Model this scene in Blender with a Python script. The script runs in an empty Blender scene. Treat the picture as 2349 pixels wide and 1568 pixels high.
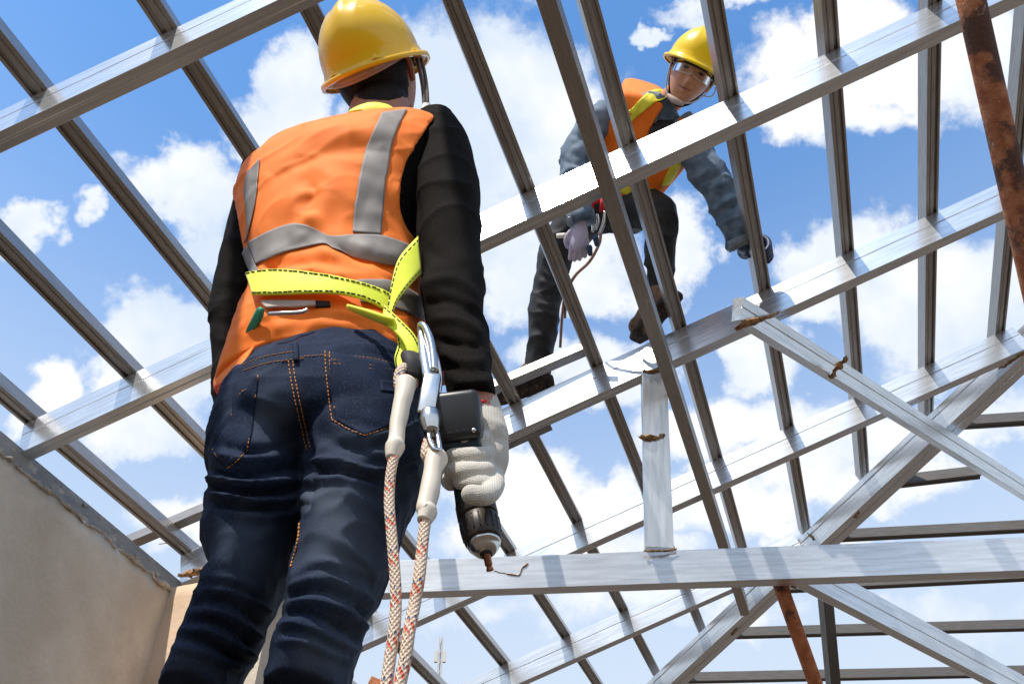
import bpy, bmesh, math, random
import numpy as np
from mathutils import Vector, Matrix, noise
from mathutils.bvhtree import BVHTree
random.seed(7); np.random.seed(7)
sc = bpy.context.scene
COL = sc.collection
rad = math.radians

# ------------------------------------------------------------------ camera
TH = rad(43.6); FP = 2000.0; CX, CY = 1174.5, 784.0
R_ = Vector((1,0,0)); F_ = Vector((0,math.cos(TH),math.sin(TH))); U_ = Vector((0,-math.sin(TH),math.cos(TH)))
CAM = Vector((0,0,.1))
cd = bpy.data.cameras.new('camera'); cam = bpy.data.objects.new('camera', cd); COL.objects.link(cam)
cam.location = CAM; cam.rotation_euler = (math.pi/2+TH, 0, 0)
cd.lens = 36*FP/2349.0; cd.clip_start = .02; cd.clip_end = 3000
sc.camera = cam

def ray(x,y): return R_*((x-CX)/FP) + U_*((CY-y)/FP) + F_
def at(x,y,Y=None,d=None,z=None):
    r = ray(x,y)
    if d is None: d = Y/r.y if Y is not None else (z-CAM.z)/r.z
    return CAM + r*d
def depth(p): return (Vector(p)-CAM).dot(F_)

# ------------------------------------------------------------------ light
SUN_EL = rad(53); SUN_H = Vector((-.52,-.854,0)).normalized()
S = SUN_H*math.cos(SUN_EL) + Vector((0,0,math.sin(SUN_EL)))
sl = bpy.data.lights.new('sun','SUN'); sl.energy = 4.7; sl.angle = rad(.5); sl.color = (1,.93,.84)
so = bpy.data.objects.new('sun', sl); COL.objects.link(so); so.rotation_euler = S.to_track_quat('Z','Y').to_euler(); so.location=(0,-5,20)

w = bpy.data.worlds.new('World'); sc.world = w; w.use_nodes = True
NT = w.node_tree; N = NT.nodes; L = NT.links; N.clear()
def nd(t, **k):
    n = N.new(t)
    for a_,v in k.items(): setattr(n,a_,v)
    return n
def wm(op, a_, b_=None, c_=None, clamp=False):
    n = nd('ShaderNodeMath', operation=op, use_clamp=clamp)
    for i,v in enumerate((a_,b_,c_)):
        if v is None: continue
        if hasattr(v,'links'): L.new(v,n.inputs[i])
        else: n.inputs[i].default_value = v
    return n.outputs[0]
sky = nd('ShaderNodeTexSky', sky_type='NISHITA', sun_disc=False)
sky.sun_elevation = SUN_EL; sky.sun_rotation = math.atan2(SUN_H.x, SUN_H.y)
sky.air_density=1.0; sky.dust_density=.3; sky.ozone_density=2.0
tc = nd('ShaderNodeTexCoord'); D0 = tc.outputs['Generated']
def noise3(vec, scale, detail, rough, lac=2.0):
    n = nd('ShaderNodeTexNoise'); n.inputs['Scale'].default_value=scale; n.inputs['Detail'].default_value=detail; n.inputs['Roughness'].default_value=rough
    n.inputs['Lacunarity'].default_value=lac; L.new(vec,n.inputs['Vector']); return n
n1 = noise3(D0, 8.0, 5, .62)
n3 = noise3(D0, 14.0, 8, .66)
# warp the direction
sub = nd('ShaderNodeVectorMath', operation='SUBTRACT'); L.new(n1.outputs['Color'],sub.inputs[0]); sub.inputs[1].default_value=(.5,.5,.5)
scl = nd('ShaderNodeVectorMath', operation='SCALE'); L.new(sub.outputs[0],scl.inputs[0]); scl.inputs['Scale'].default_value=.15
add = nd('ShaderNodeVectorMath', operation='ADD'); L.new(D0,add.inputs[0]); L.new(scl.outputs[0],add.inputs[1])
D = add.outputs[0]
# cumulus in the sky: centre seen at (x,y) of a 2349 wide view, half sizes, strength
CL = [(1110,300,240,200,1.05),(1290,330,130,120,1),(980,150,90,80,.95),(690,190,90,100,1),(650,290,120,80,1),(1150,560,160,100,.75),
 (420,430,140,70,1),(330,440,80,45,.8),(480,560,80,90,.85),(75,520,60,48,1.0),(210,485,45,30,.7),
 (400,790,130,90,1.1),(300,860,80,60,.9),(130,870,62,75,.9),(370,970,190,70,.72),(1180,640,110,80,.85),(1330,640,140,70,.85),(1570,550,70,110,.95),
 (1960,140,230,80,.95),(2010,90,160,80,.9),(1830,190,130,90,1),(1960,240,150,50,.8),(2240,170,140,130,.92),(2250,290,80,50,.6),(1720,240,60,40,.7),(1470,65,45,18,.75),(1600,15,160,28,.7),
 (1990,610,150,95,1.1),(2090,680,190,110,1.05),(1900,690,90,70,.9),(2290,690,100,110,.95),(2200,800,220,70,.8),(1740,820,85,65,1),
 (1380,860,170,75,.85),(1240,820,90,60,.7),(1700,980,190,75,1),(1950,1000,200,70,.95),(2230,960,160,60,.9),(1250,1140,170,85,.95),(1430,1130,110,55,.9),
 (470,1200,180,50,.8),(330,1180,70,40,.6),(2000,1090,260,50,.85),(1650,1150,200,60,.85),(1300,1260,300,60,.8),(2100,1270,280,60,.55),(1500,1380,400,70,.6),(2150,1400,260,60,.6),(1150,1430,260,50,.5)]
acc = None
for (x,y,rx,ry,st) in CL:
    c = ray(x,y); k = c.length; c.normalize()
    e1 = (R_-c*R_.dot(c)).normalized(); e2 = c.cross(e1)
    d1 = nd('ShaderNodeVectorMath', operation='DOT_PRODUCT'); L.new(D,d1.inputs[0]); d1.inputs[1].default_value = e1*(FP*k/rx*.88)
    d2 = nd('ShaderNodeVectorMath', operation='DOT_PRODUCT'); L.new(D,d2.inputs[0]); d2.inputs[1].default_value = e2*(FP*k/ry*.80)
    q = wm('MULTIPLY', d1.outputs['Value'], d1.outputs['Value'])
    q = wm('MULTIPLY_ADD', d2.outputs['Value'], d2.outputs['Value'], q)
    v = wm('SUBTRACT', st, wm('MULTIPLY', q, .62))
    if acc is None: acc = v
    else:
        acc = wm('SMOOTH_MAX', acc, v, .12)
elev = nd('ShaderNodeSeparateXYZ'); L.new(D0, elev.inputs[0]); EZ = elev.outputs['Z']
# clouds only in front; elsewhere (behind the camera) a plain noise cover
front = nd('ShaderNodeMapRange'); L.new(elev.outputs['Y'],front.inputs[0]); front.inputs[1].default_value=-.05; front.inputs[2].default_value=.12
back = wm('MULTIPLY_ADD', n1.outputs['Fac'], 5.0, -2.3)
mixf = nd('ShaderNodeMix'); L.new(front.outputs[0],mixf.inputs[0]); L.new(back,mixf.inputs[2]); L.new(acc,mixf.inputs[3])
cov = wm('ADD', mixf.outputs[0], wm('MULTIPLY_ADD', n3.outputs['Fac'], 1.5, -.76))
alpha = nd('ShaderNodeMapRange', interpolation_type='SMOOTHSTEP'); L.new(cov,alpha.inputs[0]); alpha.inputs[1].default_value=.10; alpha.inputs[2].default_value=.70
# shading inside the clouds (thin edges bright, thick bottoms a little blue-grey)
n4 = noise3(D0, 5.5, 4, .55)
shade = nd('ShaderNodeValToRGB'); cr = shade.color_ramp
cr.elements[0].position=.36; cr.elements[0].color=(.66,.76,.90,1); cr.elements[1].position=.60; cr.elements[1].color=(1.0,1.0,1.0,1)
L.new(n4.outputs['Fac'],shade.inputs[0])
cloudc = nd('ShaderNodeVectorMath', operation='SCALE'); L.new(shade.outputs[0],cloudc.inputs[0]); cloudc.inputs['Scale'].default_value=11.0
# clear blue with pale lower air
tint = nd('ShaderNodeVectorMath', operation='MULTIPLY'); L.new(sky.outputs[0],tint.inputs[0]); tint.inputs[1].default_value=(1.75,2.6,3.1)
low = nd('ShaderNodeMapRange', interpolation_type='SMOOTHSTEP'); L.new(EZ,low.inputs[0]); low.inputs[1].default_value=.28; low.inputs[2].default_value=.88; low.inputs[3].default_value=.96; low.inputs[4].default_value=0
mx = nd('ShaderNodeMix', data_type='RGBA'); L.new(low.outputs[0],mx.inputs[0]); L.new(tint.outputs[0],mx.inputs[6]); mx.inputs[7].default_value=(7.2,8.2,9.4,1)
mc = nd('ShaderNodeMix', data_type='RGBA'); L.new(alpha.outputs[0],mc.inputs[0]); L.new(mx.outputs[2],mc.inputs[6]); L.new(cloudc.outputs[0],mc.inputs[7])
bg = nd('ShaderNodeBackground'); bg.inputs[1].default_value=.10; L.new(mc.outputs[2],bg.inputs[0])
w.cycles.sampling_method='MANUAL'; w.cycles.sample_map_resolution=512
wo = nd('ShaderNodeOutputWorld'); L.new(bg.outputs[0],wo.inputs[0])
sc.view_settings.view_transform='Standard'; sc.view_settings.look='None'; sc.view_settings.exposure=0; sc.view_settings.gamma=1

# ------------------------------------------------------------------ materials
MATS={}
def mat(name, col, rough=.6, metal=0, col2=None, cs=20, stretch=(1,1,1), bump=0, bs=60, bdist=.002, spec=.5, detail=6, lo=.35, hi=.65, coord='Object', sheen=0, trans=0, extra=None, coat=0):
    m = bpy.data.materials.new(name); m.use_nodes=True; t=m.node_tree; n=t.nodes; l=t.links
    b = n['Principled BSDF']; b.inputs['Base Color'].default_value=(*col,1); b.inputs['Roughness'].default_value=rough; b.inputs['Metallic'].default_value=metal
    b.inputs['Specular IOR Level'].default_value=spec
    if sheen: b.inputs['Sheen Weight'].default_value=sheen; b.inputs['Sheen Roughness'].default_value=.5
    if coat: b.inputs['Coat Weight'].default_value=coat; b.inputs['Coat Roughness'].default_value=.04
    if trans: b.inputs['Transmission Weight'].default_value=trans
    tcn=n.new('ShaderNodeTexCoord'); mp=n.new('ShaderNodeMapping'); l.new(tcn.outputs[coord],mp.inputs[0]); mp.inputs['Scale'].default_value=stretch
    if col2 is not None:
        nz=n.new('ShaderNodeTexNoise'); nz.inputs['Scale'].default_value=cs; nz.inputs['Detail'].default_value=detail; l.new(mp.outputs[0],nz.inputs['Vector'])
        r=n.new('ShaderNodeValToRGB'); r.color_ramp.elements[0].position=lo; r.color_ramp.elements[0].color=(*col,1); r.color_ramp.elements[1].position=hi; r.color_ramp.elements[1].color=(*col2,1)
        l.new(nz.outputs['Fac'],r.inputs[0]); l.new(r.outputs[0],b.inputs['Base Color']); m['ramp']=r.name
    if bump:
        nb_=n.new('ShaderNodeTexNoise'); nb_.inputs['Scale'].default_value=bs; nb_.inputs['Detail'].default_value=5; l.new(mp.outputs[0],nb_.inputs['Vector'])
        bp=n.new('ShaderNodeBump'); bp.inputs['Strength'].default_value=bump; bp.inputs['Distance'].default_value=bdist; l.new(nb_.outputs['Fac'],bp.inputs['Height']); l.new(bp.outputs[0],b.inputs['Normal'])
    if extra: extra(n,l,b,mp)
    MATS[name]=m; return m

def spots(scale, thr, colr, width=.06, rough=None, stretchv=None):
    """blend a stain colour in where a second noise passes a threshold"""
    def f(n,l,b,mp):
        nz=n.new('ShaderNodeTexNoise'); nz.inputs['Scale'].default_value=scale; nz.inputs['Detail'].default_value=7; nz.inputs['Roughness'].default_value=.65; l.new(mp.outputs[0],nz.inputs['Vector'])
        mr=n.new('ShaderNodeMapRange'); l.new(nz.outputs['Fac'],mr.inputs[0]); mr.inputs[1].default_value=thr; mr.inputs[2].default_value=thr+width
        mx=n.new('ShaderNodeMix'); mx.data_type='RGBA'; l.new(mr.outputs[0],mx.inputs[0])
        src=b.inputs['Base Color'].links[0].from_socket if b.inputs['Base Color'].links else None
        if src: l.new(src,mx.inputs[6])
        else: mx.inputs[6].default_value=b.inputs['Base Color'].default_value
        mx.inputs[7].default_value=(*colr,1); l.new(mx.outputs[2],b.inputs['Base Color'])
    return f

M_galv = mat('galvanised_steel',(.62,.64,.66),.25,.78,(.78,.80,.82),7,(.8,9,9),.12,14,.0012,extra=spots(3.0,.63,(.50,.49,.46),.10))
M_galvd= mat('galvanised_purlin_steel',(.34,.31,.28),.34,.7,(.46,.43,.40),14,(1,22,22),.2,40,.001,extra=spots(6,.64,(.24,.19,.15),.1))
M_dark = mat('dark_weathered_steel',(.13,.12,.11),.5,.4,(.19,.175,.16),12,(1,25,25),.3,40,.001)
M_galvp= mat('dull_plate_steel',(.24,.24,.24),.5,.35,(.33,.33,.32),9,(1,3,3),.4,40,.002,extra=spots(11,.57,(.48,.42,.34),.05))
M_weld = mat('weld_rust',(.20,.10,.045),.85,0,(.55,.32,.15),60,bump=1,bs=90,bdist=.004)
M_rust = mat('rusty_tube',(.36,.11,.04),.85,0,(.52,.19,.075),40,bump=.8,bs=180,bdist=.0015,extra=spots(6.5,.55,(.10,.045,.03),.05))
def two(*fs):
    def f(n,l,b,mp):
        for g in fs: g(n,l,b,mp)
    return f
M_rust2= mat('rusty_tube_scaled',(.34,.10,.04),.85,0,(.56,.24,.12),38,bump=1,bs=150,bdist=.002,extra=two(spots(5.5,.52,(.12,.06,.045),.05),spots(22,.60,(.50,.33,.24),.08),spots(70,.64,(.62,.54,.47),.05)))
M_wall = mat('cement_render',(.58,.50,.40),.9,0,(.72,.64,.53),4.2,(1,1,1),.7,55,.006,extra=spots(1.9,.55,(.48,.41,.33),.16))
M_sunwall= mat('sun_tinted_render',(.62,.45,.30),.9,0,(.72,.54,.38),4.2,(1,1,1),.6,55,.005)  # cement render with the sun's warm tint put into its colour
M_mort = mat('rough_mortar',(.36,.31,.25),.95,0,(.55,.49,.42),26,bump=1,bs=60,bdist=.008)
M_conc = mat('concrete_floor',(.075,.052,.034),.9,0,(.11,.078,.05),2.0,bump=.3,bs=40,bdist=.004)
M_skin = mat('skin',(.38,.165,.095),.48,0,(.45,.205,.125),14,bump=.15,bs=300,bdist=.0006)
M_skin2= mat('second_worker_skin',(.58,.265,.14),.45,0,(.64,.30,.165),14,bump=.12,bs=300,bdist=.0006)  # even skin tone of the second worker
M_hair = mat('black_hair',(.010,.008,.007),.55,0,(.020,.014,.011),60,(1,1,.35),.9,420,.002,spec=.15)
M_helm = mat('yellow_helmet',(1.0,.58,.0),.25,0,(1.0,.61,.0),5,spec=.4,coat=.3,bump=.04,bs=20,bdist=.002,extra=spots(16,.73,(.80,.40,.02),.03))
M_helm2= mat('lemon_helmet',(.90,.60,.005),.3,0,(.92,.64,.008),5,spec=.35,coat=.1)
M_vest = mat('orange_vest_cloth',(1.0,.20,.006),.75,0,(1.0,.225,.012),40,bump=.25,bs=700,bdist=.0006,sheen=.03)
M_vin  = mat('vest_lining',(.85,.05,.01),.8,0)
M_refl = mat('reflective_tape',(.21,.19,.175),.62,.0,(.27,.245,.225),22,bump=.35,bs=28,bdist=.002)
M_fluo = mat('fluorescent_webbing',(.80,.90,.02),.6,0,(.87,.94,.04),60,bump=.5,bs=500,bdist=.0008,sheen=.2)
M_thread=mat('black_thread',(.012,.012,.014),.7)
M_othr = mat('orange_thread',(.42,.17,.035),.7)
M_knit = mat('black_fleece',(.006,.005,.0045),.85,0,(.014,.011,.009),500,bump=.8,bs=600,bdist=.0015,spec=.08,extra=spots(150,.80,(.25,.22,.2),.02))
def denim_extra(n,l,b,mp):
    # slanted twill weave and pale fibres
    wv=n.new('ShaderNodeTexWave'); wv.inputs['Scale'].default_value=620; wv.inputs['Distortion'].default_value=2.5; wv.inputs['Detail'].default_value=2; l.new(mp.outputs[0],wv.inputs['Vector'])
    nz=n.new('ShaderNodeTexNoise'); nz.inputs['Scale'].default_value=420; nz.inputs['Detail'].default_value=3; l.new(mp.outputs[0],nz.inputs['Vector'])
    mr=n.new('ShaderNodeMapRange'); l.new(nz.outputs['Fac'],mr.inputs[0]); mr.inputs[1].default_value=.52; mr.inputs[2].default_value=.72; mr.inputs[4].default_value=.55
    mx=n.new('ShaderNodeMix'); mx.data_type='RGBA'; l.new(mr.outputs[0],mx.inputs[0]); l.new(b.inputs['Base Color'].links[0].from_socket,mx.inputs[6]); mx.inputs[7].default_value=(.05,.065,.10,1)
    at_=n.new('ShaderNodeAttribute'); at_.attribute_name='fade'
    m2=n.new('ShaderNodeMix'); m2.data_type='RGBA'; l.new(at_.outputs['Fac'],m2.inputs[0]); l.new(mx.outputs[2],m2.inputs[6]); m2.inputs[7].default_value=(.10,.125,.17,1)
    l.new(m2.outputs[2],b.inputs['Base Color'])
    bp=n.new('ShaderNodeBump'); bp.inputs['Strength'].default_value=.3; bp.inputs['Distance'].default_value=.0004; l.new(wv.outputs['Fac'],bp.inputs['Height']); l.new(bp.outputs[0],b.inputs['Normal'])
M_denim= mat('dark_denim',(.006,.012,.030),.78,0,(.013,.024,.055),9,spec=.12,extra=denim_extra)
M_jack = mat('blue_denim_jacket',(.075,.115,.165),.8,0,(.17,.23,.30),18,bump=.6,bs=22,bdist=.008)
M_cuff = mat('faded_denim_seam',(.16,.20,.25),.8,0,(.26,.30,.34),60,bump=.4,bs=200,bdist=.001)
M_bpant= mat('black_trousers',(.010,.010,.011),.7,0,(.030,.030,.032),16,bump=.6,bs=16,bdist=.008)
M_boot = mat('brown_suede_boot',(.13,.065,.035),.85,0,(.26,.15,.09),40,bump=.6,bs=120,bdist=.002)
M_sole = mat('boot_sole',(.035,.026,.02),.8,0,(.10,.075,.055),30,bump=.8,bs=60,bdist=.004)
def knit_extra(n,l,b,mp):
    wv=n.new('ShaderNodeTexWave'); wv.wave_type='BANDS'; wv.bands_direction='Z'; wv.inputs['Scale'].default_value=190; wv.inputs['Distortion'].default_value=1.2; wv.inputs['Detail Scale'].default_value=3; l.new(mp.outputs[0],wv.inputs['Vector'])
    w2=n.new('ShaderNodeTexWave'); w2.wave_type='BANDS'; w2.bands_direction='X'; w2.inputs['Scale'].default_value=170; w2.inputs['Distortion'].default_value=1.0; l.new(mp.outputs[0],w2.inputs['Vector'])
    mu=n.new('ShaderNodeMath'); mu.operation='MULTIPLY'; l.new(wv.outputs['Fac'],mu.inputs[0]); l.new(w2.outputs['Fac'],mu.inputs[1])
    bp=n.new('ShaderNodeBump'); bp.inputs['Strength'].default_value=.8; bp.inputs['Distance'].default_value=.0010; l.new(mu.outputs[0],bp.inputs['Height']); l.new(bp.outputs[0],b.inputs['Normal'])
M_glove= mat('white_knit_glove',(.58,.54,.47),.9,0,(.70,.66,.58),14,sheen=.2,extra=knit_extra)
M_glov2= mat('mauve_knit_glove',(.50,.44,.56),.9,0,(.56,.50,.62),14,bump=.5,bs=300,bdist=.001)
M_gtip = mat('blue_rubber_glove_palm',(.02,.045,.10),.5,0,(.03,.06,.13),14)
M_red  = mat('red_thread',(.65,.02,.03),.7)
M_black= mat('black_plastic',(.012,.013,.015),.38,0,(.02,.021,.023),30,bump=.1,bs=500,bdist=.0004)
M_teal = mat('dark_teal_plastic',(.008,.028,.035),.4,0,(.012,.036,.044),30,bump=.2,bs=600,bdist=.0004)
M_chuck= mat('worn_chuck_black',(.02,.016,.013),.42,.3,(.06,.045,.035),40,(1,1,.2),.2,200,.0008)
M_steel= mat('polished_steel',(.55,.54,.52),.2,1,(.65,.64,.62),20)
M_bit  = mat('copper_bit',(.36,.15,.07),.4,.8,(.25,.10,.05),60)
M_sleev= mat('heat_shrink_sleeve',(.72,.64,.52),.45,0,(.80,.73,.62),12,bump=.3,bs=25,bdist=.003)
M_label= mat('pale_label',(.50,.46,.36),.5)
M_white= mat('white_plastic',(.55,.52,.48),.45)
M_strap= mat('pink_beige_strap',(.46,.35,.30),.6,0,(.52,.41,.35),30)
M_green= mat('green_buckle',(.04,.28,.17),.4,.2)
M_eye  = mat('eye',(.02,.012,.01),.1)
M_lip  = mat('lip',(.30,.10,.075),.5)
def rope_extra(n,l,b,mp):
    # diagonal braid with red and blue flecks; UV: x round the rope, y along it
    uv=n.new('ShaderNodeUVMap'); sx=n.new('ShaderNodeSeparateXYZ'); l.new(uv.outputs[0],sx.inputs[0])
    def M(op,a_,b_=None):
        q=n.new('ShaderNodeMath'); q.operation=op
        for i,v in enumerate((a_,b_)):
            if v is None: continue
            if hasattr(v,'links'): l.new(v,q.inputs[i])
            else: q.inputs[i].default_value=v
        return q.outputs[0]
    # u in strands (8 round), v in metres
    u=M('MULTIPLY',sx.outputs[0],8.0); v=M('MULTIPLY',sx.outputs[1],165.0)
    p=M('ADD',u,v); q=M('SUBTRACT',v,u)
    sp=M('ABSOLUTE',M('SINE',M('MULTIPLY',p,math.pi))); sq=M('ABSOLUTE',M('SINE',M('MULTIPLY',q,math.pi)))
    h=M('MULTIPLY',sp,sq)
    bp=n.new('ShaderNodeBump'); bp.inputs['Strength'].default_value=1; bp.inputs['Distance'].default_value=.0012; l.new(h,bp.inputs['Height']); l.new(bp.outputs[0],b.inputs['Normal'])
    cp=M('FLOOR',p); cq=M('FLOOR',q)
    cell=n.new('ShaderNodeCombineXYZ'); l.new(M('MODULO',M('ADD',cp,600.),7.),cell.inputs[0]); l.new(M('MODULO',M('ADD',cq,600.),6.),cell.inputs[1])
    a1=M('LESS_THAN',M('MODULO',M('ADD',cp,700.),7.),1.5); a2=M('LESS_THAN',M('MODULO',M('ADD',cq,600.),2.),.8)
    redm=M('MULTIPLY',M('MULTIPLY',a1,a2),M('GREATER_THAN',h,.12))
    b1=M('MULTIPLY',M('GREATER_THAN',M('MODULO',M('ADD',cp,700.),7.),5.5),M('LESS_THAN',M('MODULO',M('ADD',cq,600.),3.),.9))
    blum=M('MULTIPLY',b1,M('GREATER_THAN',h,.12))
    m1=n.new('ShaderNodeMix'); m1.data_type='RGBA'; l.new(redm,m1.inputs[0]); l.new(b.inputs['Base Color'].links[0].from_socket,m1.inputs[6]); m1.inputs[7].default_value=(.62,.10,.05,1)
    m2=n.new('ShaderNodeMix'); m2.data_type='RGBA'; l.new(blum,m2.inputs[0]); l.new(m1.outputs[2],m2.inputs[6]); m2.inputs[7].default_value=(.10,.13,.22,1)
    l.new(m2.outputs[2],b.inputs['Base Color'])
M_rope = mat('braided_rope',(.62,.48,.36),.8,0,(.72,.58,.46),40,extra=rope_extra)
M_rope2= mat('brown_rope',(.30,.16,.10),.8,0,(.42,.26,.18),40,bump=.5,bs=300,bdist=.001)

# ------------------------------------------------------------------ object helpers
def link(name, me, m, parent=None, smooth=True):
    if m is not None and len(me.materials)==0: me.materials.append(m)
    if smooth:
        me.polygons.foreach_set('use_smooth',[True]*len(me.polygons))
    o = bpy.data.objects.new(name, me); COL.objects.link(o)
    if parent is not None:
        o.parent = parent; o.matrix_parent_inverse = Matrix.Translation(-parent.matrix_world.to_translation()) if parent.type=='EMPTY' else parent.matrix_world.inverted()
    return o
def tag(o, label, cat, group=None, kind=None):
    if label: o['label']=label
    if cat: o['category']=cat
    if group: o['group']=group
    if kind: o['kind']=kind
    return o
def empty(name, loc, label, cat, group=None):
    o = bpy.data.objects.new(name,None); COL.objects.link(o); o.location=loc; o.empty_display_size=.1
    o.matrix_world = Matrix.Translation(Vector(loc))
    return tag(o,label,cat,group)
def from_py(vs, fs, uvs=None):
    me=bpy.data.meshes.new('m'); me.from_pydata([tuple(v) for v in vs],[],fs); me.update(); return me
def join_me(lst):
    vs=[];fs=[]
    for me in lst:
        k=len(vs); vs+= [tuple(v.co) for v in me.vertices]; fs+=[tuple(i+k for i in p.vertices) for p in me.polygons]
    return from_py(vs,fs)
def recentre(o):
    """put the origin at the bottom centre of the mesh"""
    me=o.data; c=np.empty(len(me.vertices)*3); me.vertices.foreach_get('co',c); c=c.reshape(-1,3)
    m=Vector(((c[:,0].min()+c[:,0].max())/2,(c[:,1].min()+c[:,1].max())/2,c[:,2].min()))
    me.transform(Matrix.Translation(-m)); o.matrix_world = o.matrix_world@Matrix.Translation(m)
def apply_mods(me, mods):
    o=bpy.data.objects.new('tmp',me); COL.objects.link(o)
    for t,kw in mods:
        m=o.modifiers.new(t,t)
        for k,v in kw.items(): setattr(m,k,v)
    dg=bpy.context.evaluated_depsgraph_get(); dg.update()
    r=bpy.data.meshes.new_from_object(o.evaluated_get(dg))
    bpy.data.objects.remove(o); return r
def remesh(me, vox, it=4, fac=.5):
    r=apply_mods(me,[('REMESH',dict(mode='VOXEL',voxel_size=vox)),('SMOOTH',dict(factor=fac,iterations=it))]); return r
def cr_interp(P, n):
    """Catmull-Rom through rows of numbers, n steps per span"""
    P=np.array(P,float); out=[]
    m=len(P)
    for i in range(m-1):
        p0=P[max(i-1,0)];p1=P[i];p2=P[i+1];p3=P[min(i+2,m-1)]
        for k in range(n):
            t=k/n; out.append(.5*((2*p1)+(-p0+p2)*t+(2*p0-5*p1+4*p2-p3)*t*t+(-p0+3*p1-3*p2+p3)*t**3))
    out.append(P[-1]); return np.array(out)
def ring_loft(rings, n=48, cap=True):
    """rings: list of (centre, u vector, v vector, exponent)"""
    vs=[];fs=[]
    for (c,u,v,e) in rings:
        for k in range(n):
            a_=2*math.pi*k/n; ca,sa=math.cos(a_),math.sin(a_)
            x=math.copysign(abs(ca)**(2/e),ca); y=math.copysign(abs(sa)**(2/e),sa)
            vs.append(Vector(c)+Vector(u)*x+Vector(v)*y)
    m=len(rings)
    for i in range(m-1):
        for k in range(n):
            a_=i*n+k; b_=i*n+(k+1)%n; fs.append((a_,b_,b_+n,a_+n))
    if cap:
        fs.append(tuple(reversed(range(n)))); fs.append(tuple((m-1)*n+k for k in range(n)))
    return from_py(vs,fs)
def rows_loft(rows, yaw=0, n=56, sub=4, e=2.3, cap=True):
    """rows: (px left, px right, py, Y, depth radius[, yaw]) -> horizontal rings whose silhouette meets those pixels"""
    R=cr_interp([tuple(r) if len(r)==6 else tuple(r)+(yaw,) for r in rows],sub)
    rings=[]
    for (xl,xr,y,Y,rv,yw) in R:
        c=at((xl+xr)/2,y,Y=Y); hw=(xr-xl)/2*depth(c)/FP
        cy,sy=math.cos(yw),math.sin(yw)
        rings.append((c,Vector((cy,-sy,0))*hw/max(.5,cy),Vector((sy,cy,0))*rv,e))
    return ring_loft(rings,n,cap)
def tube(pts, radii, n=12, sub=4, cap=True, e=2, flat=None, uv=False):
    """smooth tube through world points; flat=(ratio) flattens it"""
    if not hasattr(radii,'__len__'): radii=[radii]*len(pts)
    A=cr_interp([tuple(p)+(r,) for p,r in zip(pts,radii)],sub) if sub>1 else np.array([tuple(p)+(r,) for p,r in zip(pts,radii)])
    vs=[];fs=[]; P=[Vector(a_[:3]) for a_ in A]
    up=None; m=len(P); lens=[0]
    for i in range(m):
        d=(P[min(i+1,m-1)]-P[max(i-1,0)]).normalized()
        if up is None: up=Vector((0,0,1)) if abs(d.z)<.9 else Vector((1,0,0))
        s=d.cross(up).normalized(); up=s.cross(d).normalized()
        r=max(A[i][3],1e-4); f2=flat or 1
        for k in range(n):
            a_=2*math.pi*k/n; vs.append(P[i]+s*math.cos(a_)*r+up*math.sin(a_)*r*f2)
        if i: lens.append(lens[-1]+(P[i]-P[i-1]).length)
    for i in range(m-1):
        for k in range(n):
            a_=i*n+k; b_=i*n+(k+1)%n; fs.append((a_,b_,b_+n,a_+n))
    nf=len(fs)
    if cap: fs.append(tuple(reversed(range(n)))); fs.append(tuple((m-1)*n+k for k in range(n)))
    me=from_py(vs,fs)
    if uv:
        ul=me.uv_layers.new(name='UVMap')
        for fi in range(nf):
            i,k=divmod(fi,n)
            for j,(uu,vv) in enumerate(((k,i),(k+1,i),(k+1,i+1),(k,i+1))):
                ul.data[fi*4+j].uv=(uu/n,lens[vv])
    return me
def capsule(pts, radii, n=14, sub=4):
    """tube with rounded ends, for fingers"""
    P=[Vector(p) for p in pts]; r0,r1=radii[0],radii[-1]
    d0=(P[0]-P[1]).normalized(); d1=(P[-1]-P[-2]).normalized()
    pre=[(P[0]+d0*r0*math.sin(t),r0*math.cos(t)) for t in (1.45,1.1,.75,.4)]
    post=[(P[-1]+d1*r1*math.sin(t),r1*math.cos(t)) for t in (.4,.75,1.1,1.45)]
    A=cr_interp([tuple(p)+(r,) for p,r in zip(P,radii)],sub)
    pp=[p for p,_ in pre]+[Vector(a_[:3]) for a_ in A]+[p for p,_ in post]; rr=[r for _,r in pre]+[a_[3] for a_ in A]+[r for _,r in post]
    return tube(pp,rr,n,1)
def ellipsoid(c, ax, n=32, m=20, M=None):
    vs=[];fs=[]
    for i in range(m+1):
        t=math.pi*i/m
        for k in range(n):
            p=2*math.pi*k/n; v=Vector((ax[0]*math.sin(t)*math.cos(p),ax[1]*math.sin(t)*math.sin(p),ax[2]*math.cos(t)))
            if M is not None: v=M@v
            vs.append(Vector(c)+v)
    for i in range(m):
        for k in range(n): fs.append((i*n+k,(i+1)*n+k,(i+1)*n+(k+1)%n,i*n+(k+1)%n))
    return from_py(vs,fs)
def box_me(c, h, M=None):
    vs=[]
    for x in (-1,1):
        for y in (-1,1):
            for z in (-1,1):
                v=Vector((x*h[0],y*h[1],z*h[2])); v=(M@v) if M is not None else v; vs.append(Vector(c)+v)
    return from_py(vs,[(0,1,3,2),(4,6,7,5),(0,4,5,1),(2,3,7,6),(0,2,6,4),(1,5,7,3)])
def rbox(c,h,r,M=None,seg=3):
    me=box_me((0,0,0),h); me=apply_mods(me,[('BEVEL',dict(width=r,segments=seg))])
    T=Matrix.Translation(Vector(c)); me.transform(T@(M.to_4x4() if M is not None else Matrix())); return me
def getv(me):
    n=len(me.vertices); c=np.empty(n*3); me.vertices.foreach_get('co',c); nn=np.empty(n*3); me.vertices.foreach_get('normal',nn)
    return c.reshape(-1,3),nn.reshape(-1,3)
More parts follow.
